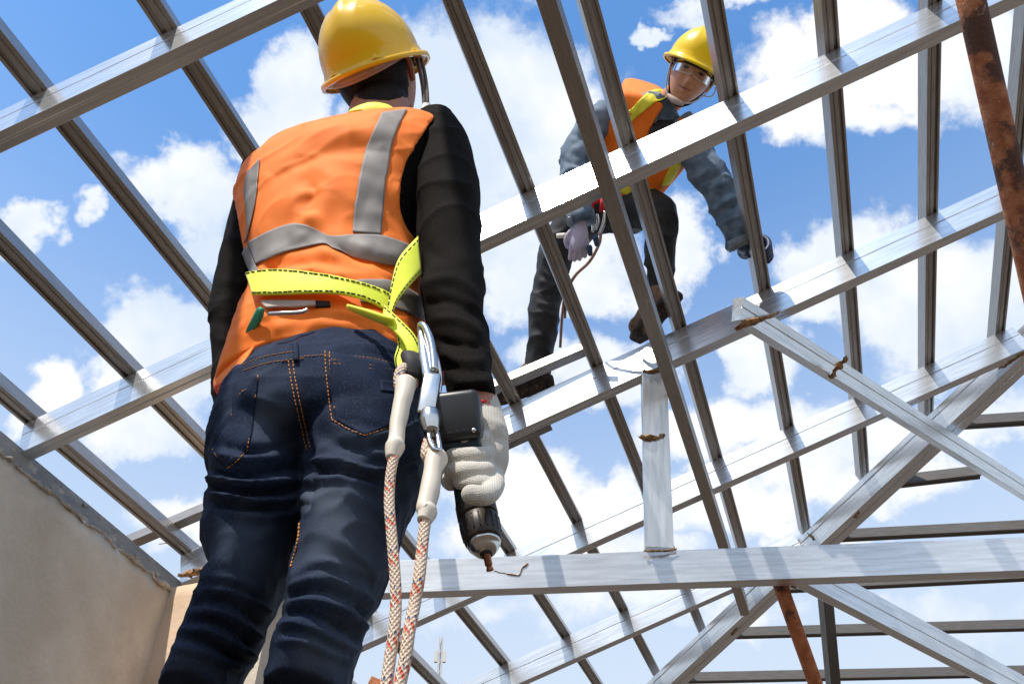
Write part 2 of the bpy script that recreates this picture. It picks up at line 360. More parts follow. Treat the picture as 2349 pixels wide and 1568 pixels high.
Fa,Ra,Ua,Ca=[np.array(v) for v in (F_,R_,U_,CAM)]
def px_of(c):
    q=c-Ca; d=q@Fa; return CX+FP*(q@Ra)/d, CY-FP*(q@Ua)/d, d
def poly_dist(x,y,pts):
    best=np.full(x.shape,1e9); 
    for (x0,y0),(x1,y1) in zip(pts[:-1],pts[1:]):
        dx,dy=x1-x0,y1-y0; t=np.clip(((x-x0)*dx+(y-y0)*dy)/(dx*dx+dy*dy+1e-9),0,1)
        best=np.minimum(best,np.hypot(x-x0-t*dx,y-y0-t*dy))
    return best
def fold(me, folds, nz=()):
    """push the cloth in or out along ridges: folds = (points, width, height); nz = (scale, amount) of soft noise"""
    c,n=getv(me); x,y,d=px_of(c); face=np.clip(((Ca-c)*n).sum(1)/np.linalg.norm(Ca-c,axis=1)*2+.4,0,1)
    disp=np.zeros(len(c))
    for pts,wd,h in folds:
        pts2=cr_interp(pts,4) if len(pts)>2 else np.array(pts,float)
        dist=poly_dist(x,y,[tuple(p) for p in pts2])
        # fade at both ends
        ex=np.minimum(np.hypot(x-pts[0][0],y-pts[0][1]),np.hypot(x-pts[-1][0],y-pts[-1][1]))
        disp+=h*np.exp(-(dist/wd)**2)*np.clip(.25+ex/(3*wd),0,1)*face
    if folds: disp*=np.clip([.85+1.1*noise.noise(Vector((v[0]*13,v[1]*13,v[2]*13+7))) for v in c],.15,1.5)
    for s,a_,st in nz:
        q=np.array([noise.noise(Vector((v[0]*s*st[0],v[1]*s*st[1],v[2]*s*st[2]))) for v in c])
        disp+=(q if s>0 else (1-np.abs(q))**7-.35)*a_
    c=c+n*disp[:,None]; me.vertices.foreach_set('co',c.reshape(-1)); me.update(); return me
def bvh_of(*mes):
    me=join_me(mes) if len(mes)>1 else mes[0]
    return BVHTree.FromPolygons([v.co.copy() for v in me.vertices],[tuple(p.vertices) for p in me.polygons])
def on(b, x, y, off=.002, last=[1.2]):
    r=ray(x,y).normalized(); h=b.ray_cast(CAM,r)
    if h[0] is None:
        p=CAM+r*last[0]; return p, -r
    last[0]=(h[0]-CAM).length; nrm=h[1] if h[1].dot(r)<0 else -h[1]
    return h[0]+nrm*off, nrm
def decal(b, e1, e2, off=.002, th=.0015, nu=40, nv=8, wav=0, first=1.2):
    """a cloth strip between two edges (view polylines), laid on the surface behind them and given thickness"""
    E1=resample(e1,nu); E2=resample(e2,nu); vs=[]; rs=[]; ds=[]
    for i in range(nu):
        for j in range(nv):
            t=j/(nv-1); r=ray(E1[i][0]*(1-t)+E2[i][0]*t,E1[i][1]*(1-t)+E2[i][1]*t); L_=r.length; h=b.ray_cast(CAM,r/L_)
            rs.append((i,j,r))
            if h[0] is None: ds.append(None); continue
            n=h[1] if h[1].dot(r)<0 else -h[1]; q=h[0]+n*off-CAM; ds.append((q.dot(r)/r.length_squared,q))
    ok_=[(i,j,d[0]) for (i,j,_),d in zip(rs,ds) if d is not None]
    if not ok_: ok_=[(0,0,first)]
    for (i,j,r),d in zip(rs,ds):
        if d is not None: vs.append(CAM+d[1])
        else: m_=min(ok_,key=lambda o:(o[0]-i)**2+(o[1]-j)**2); vs.append(CAM+r*m_[2])
    fs=[(i*nv+j,i*nv+j+1,(i+1)*nv+j+1,(i+1)*nv+j) for i in range(nu-1) for j in range(nv-1)]
    me=from_py(vs,fs); me=apply_mods(me,[('SMOOTH',dict(factor=.5,iterations=3)),('SOLIDIFY',dict(thickness=th,offset=0))]); return me
def resample(pts,n):
    P=cr_interp(pts,8) if len(pts)>2 else np.array(pts,float)
    s=np.concatenate([[0],np.cumsum(np.hypot(*(P[1:]-P[:-1]).T))]); t=np.linspace(0,s[-1],n)
    return np.stack([np.interp(t,s,P[:,0]),np.interp(t,s,P[:,1])],1)
def stitch(b, pts, r=.0007, off=.001, dash=7, gap=4, step=None, first=1.2):
    """a row of stitches as short threads on the surface"""
    P=cr_interp(pts,8) if len(pts)>2 else np.array(pts,float)
    ln=np.hypot(*(P[1:]-P[:-1]).T).sum(); mes=[]
    Q=resample(pts,int(ln/2)+2); per=(dash+gap)/2; i=0; last=[first]
    while i<len(Q)-1:
        seg=Q[int(i):int(i+dash/2)+1]
        if len(seg)>1:
            pp=[on(b,q[0],q[1],off,last)[0] if b.ray_cast(CAM,ray(q[0],q[1]).normalized())[0] is not None else None for q in (seg[0],seg[len(seg)//2],seg[-1])]
            if None not in pp and 1e-4<(pp[0]-pp[-1]).length<.03: mes.append(tube(pp,r,5,1))
        i+=per
    return join_me(mes)
# ================================================================== the place
def structure(name, me, m, label=None):
    o=link(name,me,m,smooth=False); o['kind']='structure'
    if label: o['label']=label
    return o
structure('ground', from_py([(-400,-400,-3.2),(400,-400,-3.2),(400,400,-3.2),(-400,400,-3.2)],[(0,1,2,3)]), M_conc)
fl=box_me((-.2,.4,-.1),(2.6,3.6,.1)); structure('concrete_floor', fl, M_conc)

PSI=math.atan2(931,2763); PHI=rad(16.3)
A_=Vector((math.sin(PSI),math.cos(PSI),0)); BH=Vector((math.cos(PSI),-math.sin(PSI),0))
B_=(BH*math.cos(PHI)+Vector((0,0,1))*math.sin(PHI)).normalized(); N_=B_.cross(A_).normalized()
K0=2.40
def RP(a,b,h=0): return CAM+N_*(K0+h)+A_*a+B_*b
def hitk(x,y,h=0):
    r=ray(x,y); t=(K0+h)/r.dot(N_); return CAM+r*t
def ab(x,y,h=0):
    p=hitk(x,y,h)-CAM-N_*(K0+h); return p.dot(A_),p.dot(B_)

def extr(profile, length, X0=0.0):
    n=len(profile); vs=[(X0,y,z) for y,z in profile]+[(X0+length,y,z) for y,z in profile]
    fs=[tuple(reversed(range(n))),tuple(range(n,2*n))]+[(i,(i+1)%n,n+(i+1)%n,n+i) for i in range(n)]
    me=from_py(vs,fs); bm=bmesh.new(); bm.from_mesh(me); bmesh.ops.recalc_face_normals(bm,faces=bm.faces); bm.to_mesh(me); bm.free(); return me
def beam(name, profile, p0, p1, up, m, label, cat, group=None, bev=.0018):
    p0,p1=Vector(p0),Vector(p1); X=(p1-p0).normalized(); Z=(up-X*up.dot(X)).normalized(); Y=Z.cross(X)
    me=extr(profile,(p1-p0).length)
    if bev: me=apply_mods(me,[('BEVEL',dict(width=bev,segments=2,limit_method='ANGLE',angle_limit=rad(35)))])
    o=link(name,me,m,smooth=False); M=Matrix((X,Y,Z)).transposed().to_4x4(); M.translation=p0; o.matrix_world=M
    return tag(o,label,cat,group)
def rect(y0,y1,z0,z1): return [(y0,z0),(y1,z0),(y1,z1),(y0,z1)]
RW=.052; RD=.148
# rafter: two channels welded lip to lip: a seam along the face towards the camera, shallow swage lines under it
RAF=[(0,0),(.022,0),(.0235,.003),(.0285,.003),(.030,0),(RW,0),(RW,RD),(0,RD),(0,.092),(.005,.0905),(.005,.0885),(0,.087)]
PD=.060
def purlin_prof(flip):
    # ribbed channel, grooves underneath;  y runs towards -b
    p=[(-.028,0),(-.016,0),(-.014,.004),(-.011,.004),(-.010,0),(.004,0),(.006,.013),(.017,.013),(.019,.001),(.028,.001),(.028,PD),(-.028,PD)]
    if flip: p=[(-y,z) for y,z in reversed(p)]
    return p
hip0=Vector(ab(1538,1568,.0)+(0,)); hip1=Vector(ab(2349,815,.0)+(0,))
def hip_a(b): t=(b-hip0.y)/(hip1.y-hip0.y); return hip0.x+t*(hip1.x-hip0.x)
def hip_b(a): t=(a-hip0.x)/(hip1.x-hip0.x); return hip0.y+t*(hip1.y-hip0.y)
raf=[(.79,-3.2,3.6,'foremost galvanised rafter, crossing the top left corner of the frame'),
     (1.775,-1.80,3.9,'long rafter behind the near worker\'s elbow and in front of the crouching worker'),
     (2.742,-1.80,3.4,'galvanised rafter under the crouching worker\'s boots, behind the near forearm'),
     (3.735,-1.80,None,'galvanised rafter passing behind the drill and the white steel post'),
     (4.752,-1.80,None,'galvanised rafter just below the horizontal tie beam, meeting the hip beam'),]
raf.append((5.76,-1.80,None,'farthest low galvanised rafter near the bottom edge of the frame'))
for i,(a,b0,b1,lb) in enumerate(raf):
    if b1 is None: b1=hip_b(a)-.02
    if b1<b0: continue
    beam('rafter',RAF,RP(a,b0),RP(a,b1),N_,M_galv,lb,'rafter','sloping roof rafters')
PB=[-1.74,-1.352,-.96,-.566,-.199,.181,.564,.948,1.325,1.703,2.078,2.46]
plb=['purlin lowest on the left, just above the plastered wall top','second purlin above the wall, left of the near worker\'s elbow',
 'purlin running from the top left corner to the near worker\'s left sleeve','purlin going behind the orange shoulder of the near worker',
 'purlin disappearing behind the near worker\'s yellow helmet','purlin between the two workers\' helmets, ending over the pale rafter',
 'purlin crossing in front of the crouching worker\'s shoulder and knee','purlin gripped by the crouching worker\'s blue glove beside his helmet',
 'purlin just right of the crouching worker, ending on the hip beam','nearly vertical purlin left of the big rusty tube',
 'purlin half hidden behind the big rusty tube','purlin at the right edge of the frame behind the rusty tube']
sc_p=(K0+RD)/2.5
for i,b in enumerate(PB):
    bb=b*sc_p; a1=hip_a(bb)+.12 if b>-.5 else 7.0
    a1=min(a1,7.0)
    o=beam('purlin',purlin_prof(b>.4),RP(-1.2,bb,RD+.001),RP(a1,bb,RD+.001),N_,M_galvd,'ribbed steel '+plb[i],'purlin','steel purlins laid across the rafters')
# loose channel lying on the purlins, on which the second worker has a boot
h35=RD+PD+.003
a35,b35=ab(1338,800,h35); a36,b36=ab(320,1228,h35)
beam('steel_channel',rect(0,.05,0,.045),RP(a36,b36-.3,h35),RP(a35,b35,h35),N_,M_galvd,'thin steel channel lying on top of the purlins beside the crouching worker\'s left boot','channel')
b_=ab(1130,1040)[1]; d_=ab(1268,985)[1]
beam('steel_offcut',rect(0,.03,0,.02),RP(2.742+RW+.002,b_,-.004),RP(2.742+RW+.002,d_,-.004),N_,M_galvp,'short steel offcut against the underside of the rafter, right of the near forearm','offcut')

# beam T, running down the picture beneath the rafters
HT=-.122
aT0,bT=ab(1317,200,HT); aT1,bT1=ab(1716,1408,HT)
TP=[(-.026,0),(.026,0),(.026,.12),(-.026,.12),(-.026,.068),(-.023,.066),(-.023,.062),(-.026,.060)]
bTm=(bT+bT1)/2
def bline(x,y): return ab(x,y,HT)[1]
beam('ridge_strut',TP,RP(-1.2,bline(1300,200)+.005,HT),RP(aT1,bline(1705,1395),HT),Vector((0,0,1)),M_galvd,'broad dull steel beam running steeply down under the rafters, in front of the crouching worker','beam')
# hip beam
hs=RP(hip0.x,hip0.y); he=RP(hip1.x,hip1.y); hd=(he-hs).normalized()
HP=[(0,0),(.058,0),(.060,.005),(.070,.005),(.072,0),(.135,0),(.135,.12),(0,.12),(0,.090),(.004,.088),(.004,.085),(0,.083)]
hipo=beam('hip_beam',HP,hs-hd*1.6,he+hd*2.0,N_,M_galv,'wide galvanised hip beam rising from bottom centre to the right edge','beam')
# purlins of the far hip slope, nearly level
lp=[(2222,963,2600,955),(2045,1103,2250,1093),(1935,1226,2500,1210),(1815,1345,2500,1322),(1690,1452,2500,1440),(1570,1556,2500,1546)]
ll=['uppermost level purlin of the far slope at the right edge','level purlin of the far slope just above the horizontal tie beam\'s sister, second from the top','level purlin, third from the top of the far slope',
 'level purlin just under the horizontal tie beam','level purlin crossing behind the small rusty prop','lowest level purlin of the far slope along the bottom edge']
ll[1]='level purlin behind the diagonal beam, second from the top of the far slope'
for (x0,y0,x1,y1),lb in zip(lp,ll):
    P0=hitk(x0,y0,.02)+Vector((0,.06,0)); P1=at(x1,y1,z=P0.z); P1=P0+(P1-P0).normalized()*(3.2 if y0!=1103 else (P1-P0).length)
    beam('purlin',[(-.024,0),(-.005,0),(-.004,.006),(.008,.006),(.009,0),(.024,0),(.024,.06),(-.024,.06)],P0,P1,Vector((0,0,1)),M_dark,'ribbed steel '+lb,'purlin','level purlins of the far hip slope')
# diagonal beam D2 under the rafters
d2a,d2b=hitk(1700,733,-.155),hitk(2420,1180,-.155)
o=beam('diagonal_beam',[(0,0),(.045,0),(.045,.098),(0,.098),(0,.058),(.003,.056),(.003,.054),(0,.052)],d2a,d2a+(d2b-d2a)*1.5,Vector((-.15,-.75,1)).normalized(),M_galv,'galvanised beam falling to the right from the rusty weld and crossing the hip beam','beam')
# tie beam (horizontal) and king post
PT=at(1512,1330,Y=2.86); ZT=PT.z
tl=at(850,1361,z=ZT); tr=at(2349,1308,z=ZT); td=(tr-tl).normalized()
tie=beam('tie_beam',[(0,0),(.05,0),(.05,.133),(0,.133)],tl-td*.38,tr+td*2.2,Vector((0,0,1)),M_galv,'long horizontal galvanised tie beam across the lower right, behind the drill bit','beam')
pb=at(1512,1259,d=depth(at(1512,1259,z=ZT+.135))+.01); pt=RP(2.742+.026,ab(1497,850)[1]*1.0,-.002)
pv=(pt-pb).normalized(); side=Vector((1,0,0)); side=(side-pv*side.dot(pv)).normalized()
post=beam('steel_post',[(-.052,-.02),(.052,-.02),(.052,.025),(-.052,.025)],pb,pt,(Vector((0,1,0))-pv*pv.y).normalized(),M_galv,'white galvanised post standing on the tie beam, scorched at both welds','post')
# rotate profile so that its broad side faces the camera
X=pv; Y=side; Z=X.cross(Y); M=Matrix((X,Y,Z)).transposed().to_4x4(); M.translation=pb; post.matrix_world=M
# horizontal brace H3
b0=at(1862,1345,z=ZT+.03); b1=at(2349,1600,z=ZT+.03); bd=(b1-b0).normalized()
beam('corner_brace',[(0,0),(.04,0),(.04,.135),(0,.135),(0,.070),(.003,.068),(.003,.064),(0,.062)],b0-bd*.1,b1+bd*1.2,Vector((0,0,1)),M_galv,'pale galvanised brace falling to the lower right corner from the tie beam','beam')
# thin dark post below the tie
v0=at(1890,1335,d=3.75); v1=at(1918,1640,d=3.9); v1=v1+(v1-v0)*((v1.z-.005)/(v0.z-v1.z))
beam('steel_upright',rect(-.024,.024,-.024,.024),v1,v0,Vector((0,1,0)),M_dark,'thin dark steel upright below the tie beam, right of the small rusty prop','post')
# rusty tubes
def hollow(name,p0,p1,r,m,label):
    p1=p1+(p1-p0)*((p1.z-.005)/(p0.z-p1.z))
    me=tube([p0,(p0+p1)/2,p1],r,28,6,cap=False); me=apply_mods(me,[('SOLIDIFY',dict(thickness=-.003,offset=0))]); o=link(name,me,m); recentre(o); return tag(o,label,'tube','rusty scaffold tubes')
hollow('scaffold_tube',at(2198,-130,d=1.68),at(2425,880,d=1.75),.0245,M_rust2,'big rusty scaffold tube standing along the right edge')
hollow('scaffold_tube',at(1789,1338,d=3.22),at(1925,1720,d=3.2),.0255,M_rust,'small rusty prop tube under the junction of tie beam and hip beam')
# welds, flux and scorch marks: thin ragged crusts on the steel
def crust(name, pts, r, label, parent=None, m=M_weld, seed=1, flat=.5):
    me=tube(pts,r,10,6,flat=flat); random.seed(seed)
    for v in me.vertices:
        v.co+=Vector((noise.noise(v.co*70+Vector((seed,0,0))),noise.noise(v.co*70+Vector((0,seed,9))),noise.noise(v.co*70+Vector((5,0,seed)))))*r[len(r)//2]*1.1
    o=link(name,me,m,parent)
    if label and parent is None: tag(o,label,'weld','rusty welds')
    elif label: o['label']=label
    return o
pv_=pv
crust('weld_bead',[hitk(1690,756,-.156)*1,hitk(1712,742,-.158),hitk(1760,728,-.15),hitk(1790,713,-.01)],[.010,.017,.009,.006],'rusty weld where the diagonal beam meets the rafter')
crust('weld_bead',[hitk(1908,866,-.158),hitk(1922,842,-.158),hitk(1942,822,-.157)],[.010,.014,.008],'rusty weld standing on the diagonal beam\'s upper edge',seed=3)
crust('weld_bead',[pt-pv_*.006+Vector((-.05,-.02,0)),pt-pv_*.004+Vector((0,-.026,0)),pt-pv_*.006+Vector((.05,-.02,0))],[.006,.010,.006],'rusty weld at the top of the white post',seed=5)
def onpost(x,y,o=.004): 
    # on the camera side of the post
    n=-(Z if Z.dot(F_)>0 else -Z); n=-Z if Z.dot(F_)>0 else Z
    q=pb+n*(.026+o); r=ray(x,y); t=(q-CAM).dot(n)/r.dot(n); return CAM+r*t
crust('weld_bead',[onpost(1466,999),onpost(1495,1004),onpost(1524,998)],[.006,.012,.005],'rust-rimmed weld band across the white post',seed=8)
crust('weld_bead',[onpost(1478,1262,0),onpost(1510,1263,0),onpost(1552,1260,0)],[.004,.006,.004],'scorched weld where the white post meets the tie beam',seed=9)
tn=td.cross(Vector((0,0,1))).normalized(); tn=tn if tn.y<0 else -tn
def ontie(x,y,o=.001):
    q=tl+tn*o; r=ray(x,y); t=(q-CAM).dot(tn)/r.dot(tn); return CAM+r*t
crust('weld_bead',[ontie(1134,1309),ontie(1160,1315),ontie(1190,1318),ontie(1198,1302),ontie(1212,1292)],[.002,.0035,.004,.006,.004],'burnt weld crack on the tie beam beside the drill bit',seed=11)
def hipface(x,y): return hitk(x,y,-.002)
crust('weld_bead',[hipface(1961,1186),hipface(1972,1172)],[.014,.006],'rusty patch beneath the hip beam, upper one',seed=13,flat=.2)
crust('weld_bead',[hipface(1678,1455),hipface(1690,1440)],[.013,.006],'rusty patch beneath the hip beam, lower one',seed=14,flat=.2)
crust('weld_bead',[at(1765,1338,d=3.2),at(1800,1334,d=3.22),at(1835,1336,d=3.24)],[.012,.02,.010],'dark weld over the top of the small rusty prop',seed=17)
wb=at(1872,1230,d=3.9)
crust('weld_bead',[hitk(1852,1222,.1),hitk(1866,1236,.05)],[.006,.009],'rusty weld at the foot of the purlin above the tie beam',seed=18)
crust('weld_bead',[hitk(2292,846,0),hitk(2330,822,0),hitk(2360,800,0)],[.006,.010,.006],'rusty weld where rafter and hip beam meet at the right edge',seed=20)

# ------------------------------------------------------------------ walls
c0=hitk(-400,640,0); P_w0=at(80,1045,z=2.0-.1); 
W0=at(88,1050,z=1.905); W1=at(424,1345,z=1.885)
wd=(W1-W0); wd.z=0; wd.normalize(); wn=Vector((wd.y,-wd.x,0))      # wn towards the right
ZW=1.86
def wall_mesh(p0,d,ln,n,zb,zt,thick,seg=.03,amp=.012,seed=0,zslope=0):
    """rendered wall with a ragged top"""
    nu=int(ln/seg)+1; nv=40; vs=[];fs=[]
    for i in range(nu):
        s=ln*i/(nu-1); top=zt+amp*(noise.noise(Vector((s*9,seed,0)))+.6*noise.noise(Vector((s*30,seed,3))))*1.4
        for j in range(nv):
            t=j/(nv-1); z=zb+(top-zb)*t
            p=p0+d*s; bump=.006*noise.noise(Vector((s*1.7,z*1.7,seed)))+.002*noise.noise(Vector((s*9,z*9,seed)))
            if t>.985: bump-=.008
            vs.append(Vector((p.x,p.y,z))+n*bump)
    for i in range(nu-1):
        for j in range(nv-1): fs.append((i*nv+j,(i+1)*nv+j,(i+1)*nv+j+1,i*nv+j+1))
    k=len(vs)
    for i in range(nu):
        top=vs[i*nv+nv-1]; vs.append(top-n*thick); vs.append(Vector((top.x,top.y,zb))-n*thick)
    for i in range(nu-1):
        fs.append((i*nv+nv-1,(i+1)*nv+nv-1,k+2*(i+1),k+2*i)); fs.append((k+2*i,k+2*(i+1),k+2*(i+1)+1,k+2*i+1))
    me=from_py(vs,fs); bm=bmesh.new(); bm.from_mesh(me); bmesh.ops.recalc_face_normals(bm,faces=bm.faces); bm.to_mesh(me); bm.free(); return me
wl=link('plastered_wall',wall_mesh(W0-wd*4.2,wd,4.2+(W1-W0).length-.08,wn,-.2,ZW-.03,.12,seed=1),M_wall); recentre(wl)
tag(wl,'shaded grey-brown rendered wall filling the lower left corner','wall')
corner=Vector((W1.x,W1.y,0))-wd*.08
# wall facing the camera, behind the near worker's legs
e=at(648,1372,Y=(corner+BH*.7).y); lw=(Vector((e.x,e.y,0))-corner).length
w2=link('plastered_wall',wall_mesh(corner-BH*.1,BH,lw+.1,-A_,-.2,ZW-.015,.12,seed=5,amp=.004),M_sunwall); recentre(w2)
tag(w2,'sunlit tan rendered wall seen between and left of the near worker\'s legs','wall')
pe=Vector((corner.x,corner.y,0))+BH*(lw-.10)
pier=link('wall_pier',box_me(pe-A_*.06+Vector((0,0,.8)),(.1,.05,1.03),Matrix((BH,A_,Vector((0,0,1)))).transposed()),M_wall,smooth=False); recentre(pier); tag(pier,'grey pier at the end of the sunlit wall, seen between the near worker\'s knees','pier')
# steel wall plate along the wall top with mortar crusts
wp0=W0-wd*4.2-wn*.035; wp1=Vector((W1.x,W1.y,0))+wd*.035-wn*.035
wp0.z=ZW-.075; wp1.z=ZW-.075
wpl=beam('wall_plate',[(0,0),(.05,0),(.05,.135),(0,.135)],wp0,wp1,Vector((0,0,1)),M_galvp,'grey steel plate beam along the top of the shaded wall, splashed with mortar','beam')
# Y of the profile is to the left of wd; shift so that the near face sits just proud of the wall face
ln=(wp1-wp0).length
random.seed(4)
mv=[]
for k in range(240):
    s=random.uniform(2.6,ln-.02); z=min(ZW+.045,ZW-.035+abs(random.gauss(0,.02))*(1 if random.random()<.8 else 2.4))
    r=random.uniform(.003,.012)*(1.5 if z<ZW-.01 else .7)
    p=wp0+wd*s; p=Vector((p.x,p.y,z))+wn*(.001)
    me=ellipsoid(p,(r*random.uniform(1,2.6),r*.7,r),8,6,Matrix.Rotation(math.atan2(wd.y,wd.x),3,'Z')@Matrix.Rotation(random.uniform(-.6,.6),3,'Y'))
    for v in me.vertices: v.co+=Vector((noise.noise(v.co*90),noise.noise(v.co*90+Vector((4,4,4))),noise.noise(v.co*90+Vector((9,1,4)))))*r*.8
    mv.append(me)
# ragged lip along the render's edge
lip=tube([Vector(((wp0+wd*(2.4+(ln-2.42)*i/60)).x,(wp0+wd*(2.4+(ln-2.42)*i/60)).y,ZW-.030+.010*noise.noise(Vector((i*.9,0,1)))))+wn*.033 for i in range(61)],[.005+.022*max(0,noise.noise(Vector((i*.43,3,3)))) for i in range(61)],10,6)
for v in lip.vertices: v.co+=Vector((noise.noise(v.co*45),noise.noise(v.co*45+Vector((4,4,4))),noise.noise(v.co*45+Vector((9,1,4)))))*.011+Vector((0,0,1))*.006*noise.noise(v.co*14)
o=link('mortar_crust',join_me(mv+[lip]),M_mort,wpl); o['label']='rough mortar splashes along the plate and wall edge'
# rusty end at the corner
ce=Vector((corner.x,corner.y,ZW+.03))
crust('rusty_bracket',[ce+BH*.02,ce+BH*.10,ce+BH*.17],[.010,.017,.012],'rust-covered bracket at the wall corner left of the near worker\'s knee',seed=23); bpy.data.objects['rusty_bracket']['category']='bracket'
# binding wire near the wall corner
wm_=tube([at(365,1247,d=4.05),at(395,1243,d=4.02),at(412,1240,d=4.0),at(420,1270,d=4.0),at(432,1300,d=4.02),at(452,1338,d=4.03)],.0022,6,5)
o=link('binding_wire',wm_,M_weld); recentre(o); tag(o,'thin rusty binding wire wrapped round the lowest purlin','wire')
# far things near the horizon
def mast():
    base=at(1004,1600,d=90); root=empty('radio_mast',Vector((base.x,base.y,-3)),'pale lattice radio mast far away below the tie beam','mast')
    top=at(1008,1398,d=90); h=top.z+3; mes=[]
    for dx,dy in ((-.35,-.2),(.35,-.2),(0,.4)):
        mes.append(tube([Vector((base.x+dx,base.y+dy,-3)),Vector((base.x+dx*.5,base.y+dy*.5,-3+h))],.07,6,1))
    for k in range(40):
        z=-3+h*k/40; s=1-.5*k/40; q=[Vector((base.x+dx*s,base.y+dy*s,z+dz)) for (dx,dy),dz in zip(((-.35,-.2),(.35,-.2),(0,.4)),(0,h/40,0))]
        mes.append(tube([q[0],q[1]],.035,5,1)); mes.append(tube([q[1],q[2]],.035,5,1))
    link('lattice',join_me(mes),M_white,root,smooth=False)
    [link('antenna',box_me(Vector((base.x+.45*s,base.y,z)),(.16,.16,.6)),M_white,root,smooth=False) for s in (-1,1) for z in (top.z-2.2,top.z-6)]
mast()
def debris():
    c=at(868,1592,d=14); root=empty('broken_roof_end',c-Vector((0,0,.5)),'reddish broken roof end behind the near worker\'s right knee','roof end')
    mes=[]; random.seed(3)
    for k in range(9):
        mes.append(box_me(c+Vector((random.uniform(-.13,.12),random.uniform(-.1,.1),random.uniform(-.25,.22))),(random.uniform(.05,.14),.05,random.uniform(.03,.07)),Matrix.Rotation(random.uniform(-.5,.5),3,'Y')))
    link('broken_tile',join_me(mes),M_rust,root,smooth=False)
    link('mast_foot',box_me(c+Vector((.22,.1,-.1)),(.12,.1,.25),Matrix.Rotation(.2,3,'Y')),M_mort,root,smooth=False)
debris()
o=link('power_line',tube([at(700,1583,d=16),at(838,1589,d=14.5),at(1300,1640,d=14)],.012,6,6),M_black); recentre(o); tag(o,'thin dark overhead wire low behind the near worker\'s knee','wire')
# ================================================================== heads, hands
def head_mesh(M, jaw=1.0):
    """a head in its own frame (x right, y forwards, z up), placed by M"""
    n,m=96,72; vs=[];fs=[]
    g=lambda d,s: math.exp(-(d/s)**2)
    for i in range(m+1):
        t=math.pi*i/m
        for k in range(n):
            p=2*math.pi*k/n; x,y,z=math.sin(t)*math.sin(p),math.sin(t)*math.cos(p),math.cos(t)
            X,Y,Z=x*.076,y*.094,z*.118
            lowr=max(0,min(1,(-z-.1)/.9))
            X*=1-.30*lowr**1.3*jaw; 
            if y>0: Y*=1-.10*abs(z)**3 ; Y+=.006*lowr
            else: Y*=1-.38*lowr
            if y>0:
                w_=min(1,y*1.6)
                Y-=.004*w_*g(x,.5)                                    # flatter face
                Y+=w_*(.024*g(x,.13)*g(z+.34,.13)+.013*g(x,.10)*g(z+.15,.20))   # nose
                Y+=w_*.006*g(abs(x)-.13,.07)*g(z+.37,.07)               # nostril wings
                Y-=w_*.010*g(abs(x)-.38,.17)*g(z+.02,.13)              # eye sockets
                Y+=w_*.005*g(abs(x)-.34,.22)*g(z-.17,.08)              # brow
                Y+=w_*.006*g(abs(x)-.52,.18)*g(z+.30,.16)              # cheek
                Y+=w_*.008*g(x,.26)*g(z+.56,.06)+w_*.009*g(x,.22)*g(z+.67,.05)-w_*.005*g(x,.28)*g(z+.615,.022)   # lips
                Y+=w_*.010*g(x,.22)*g(z+.90,.12)-w_*.004*g(x,.25)*g(z+.77,.05)                 # chin
            vs.append(M@Vector((X,Y,Z)))
    for i in range(m):
        for k in range(n): fs.append((i*n+k,(i+1)*n+k,(i+1)*n+(k+1)%n,i*n+(k+1)%n))
    parts=[from_py(vs,fs)]
    for s in (-1,1):                                                   # ears
        pts=[Vector((s*.074,-.004,-.030)),Vector((s*.080,-.012,-.012)),Vector((s*.086,-.022,.012)),Vector((s*.084,-.016,.030)),Vector((s*.078,-.002,.030)),Vector((s*.074,.004,.016))]
        parts.append(capsule([M@p for p in pts],[.006,.0065,.006,.0055,.005,.005],8,3))
        parts.append(ellipsoid(M@Vector((s*.077,-.008,.002)),(.004,.012,.024),12,8,M.to_3x3()))
    return join_me(parts)
def frame(loc, fwd, up):
    f=Vector(fwd).normalized(); r=f.cross(Vector(up)).normalized(); u=r.cross(f)
    m=Matrix((r,f,u)).transposed().to_4x4(); m.translation=loc; return m
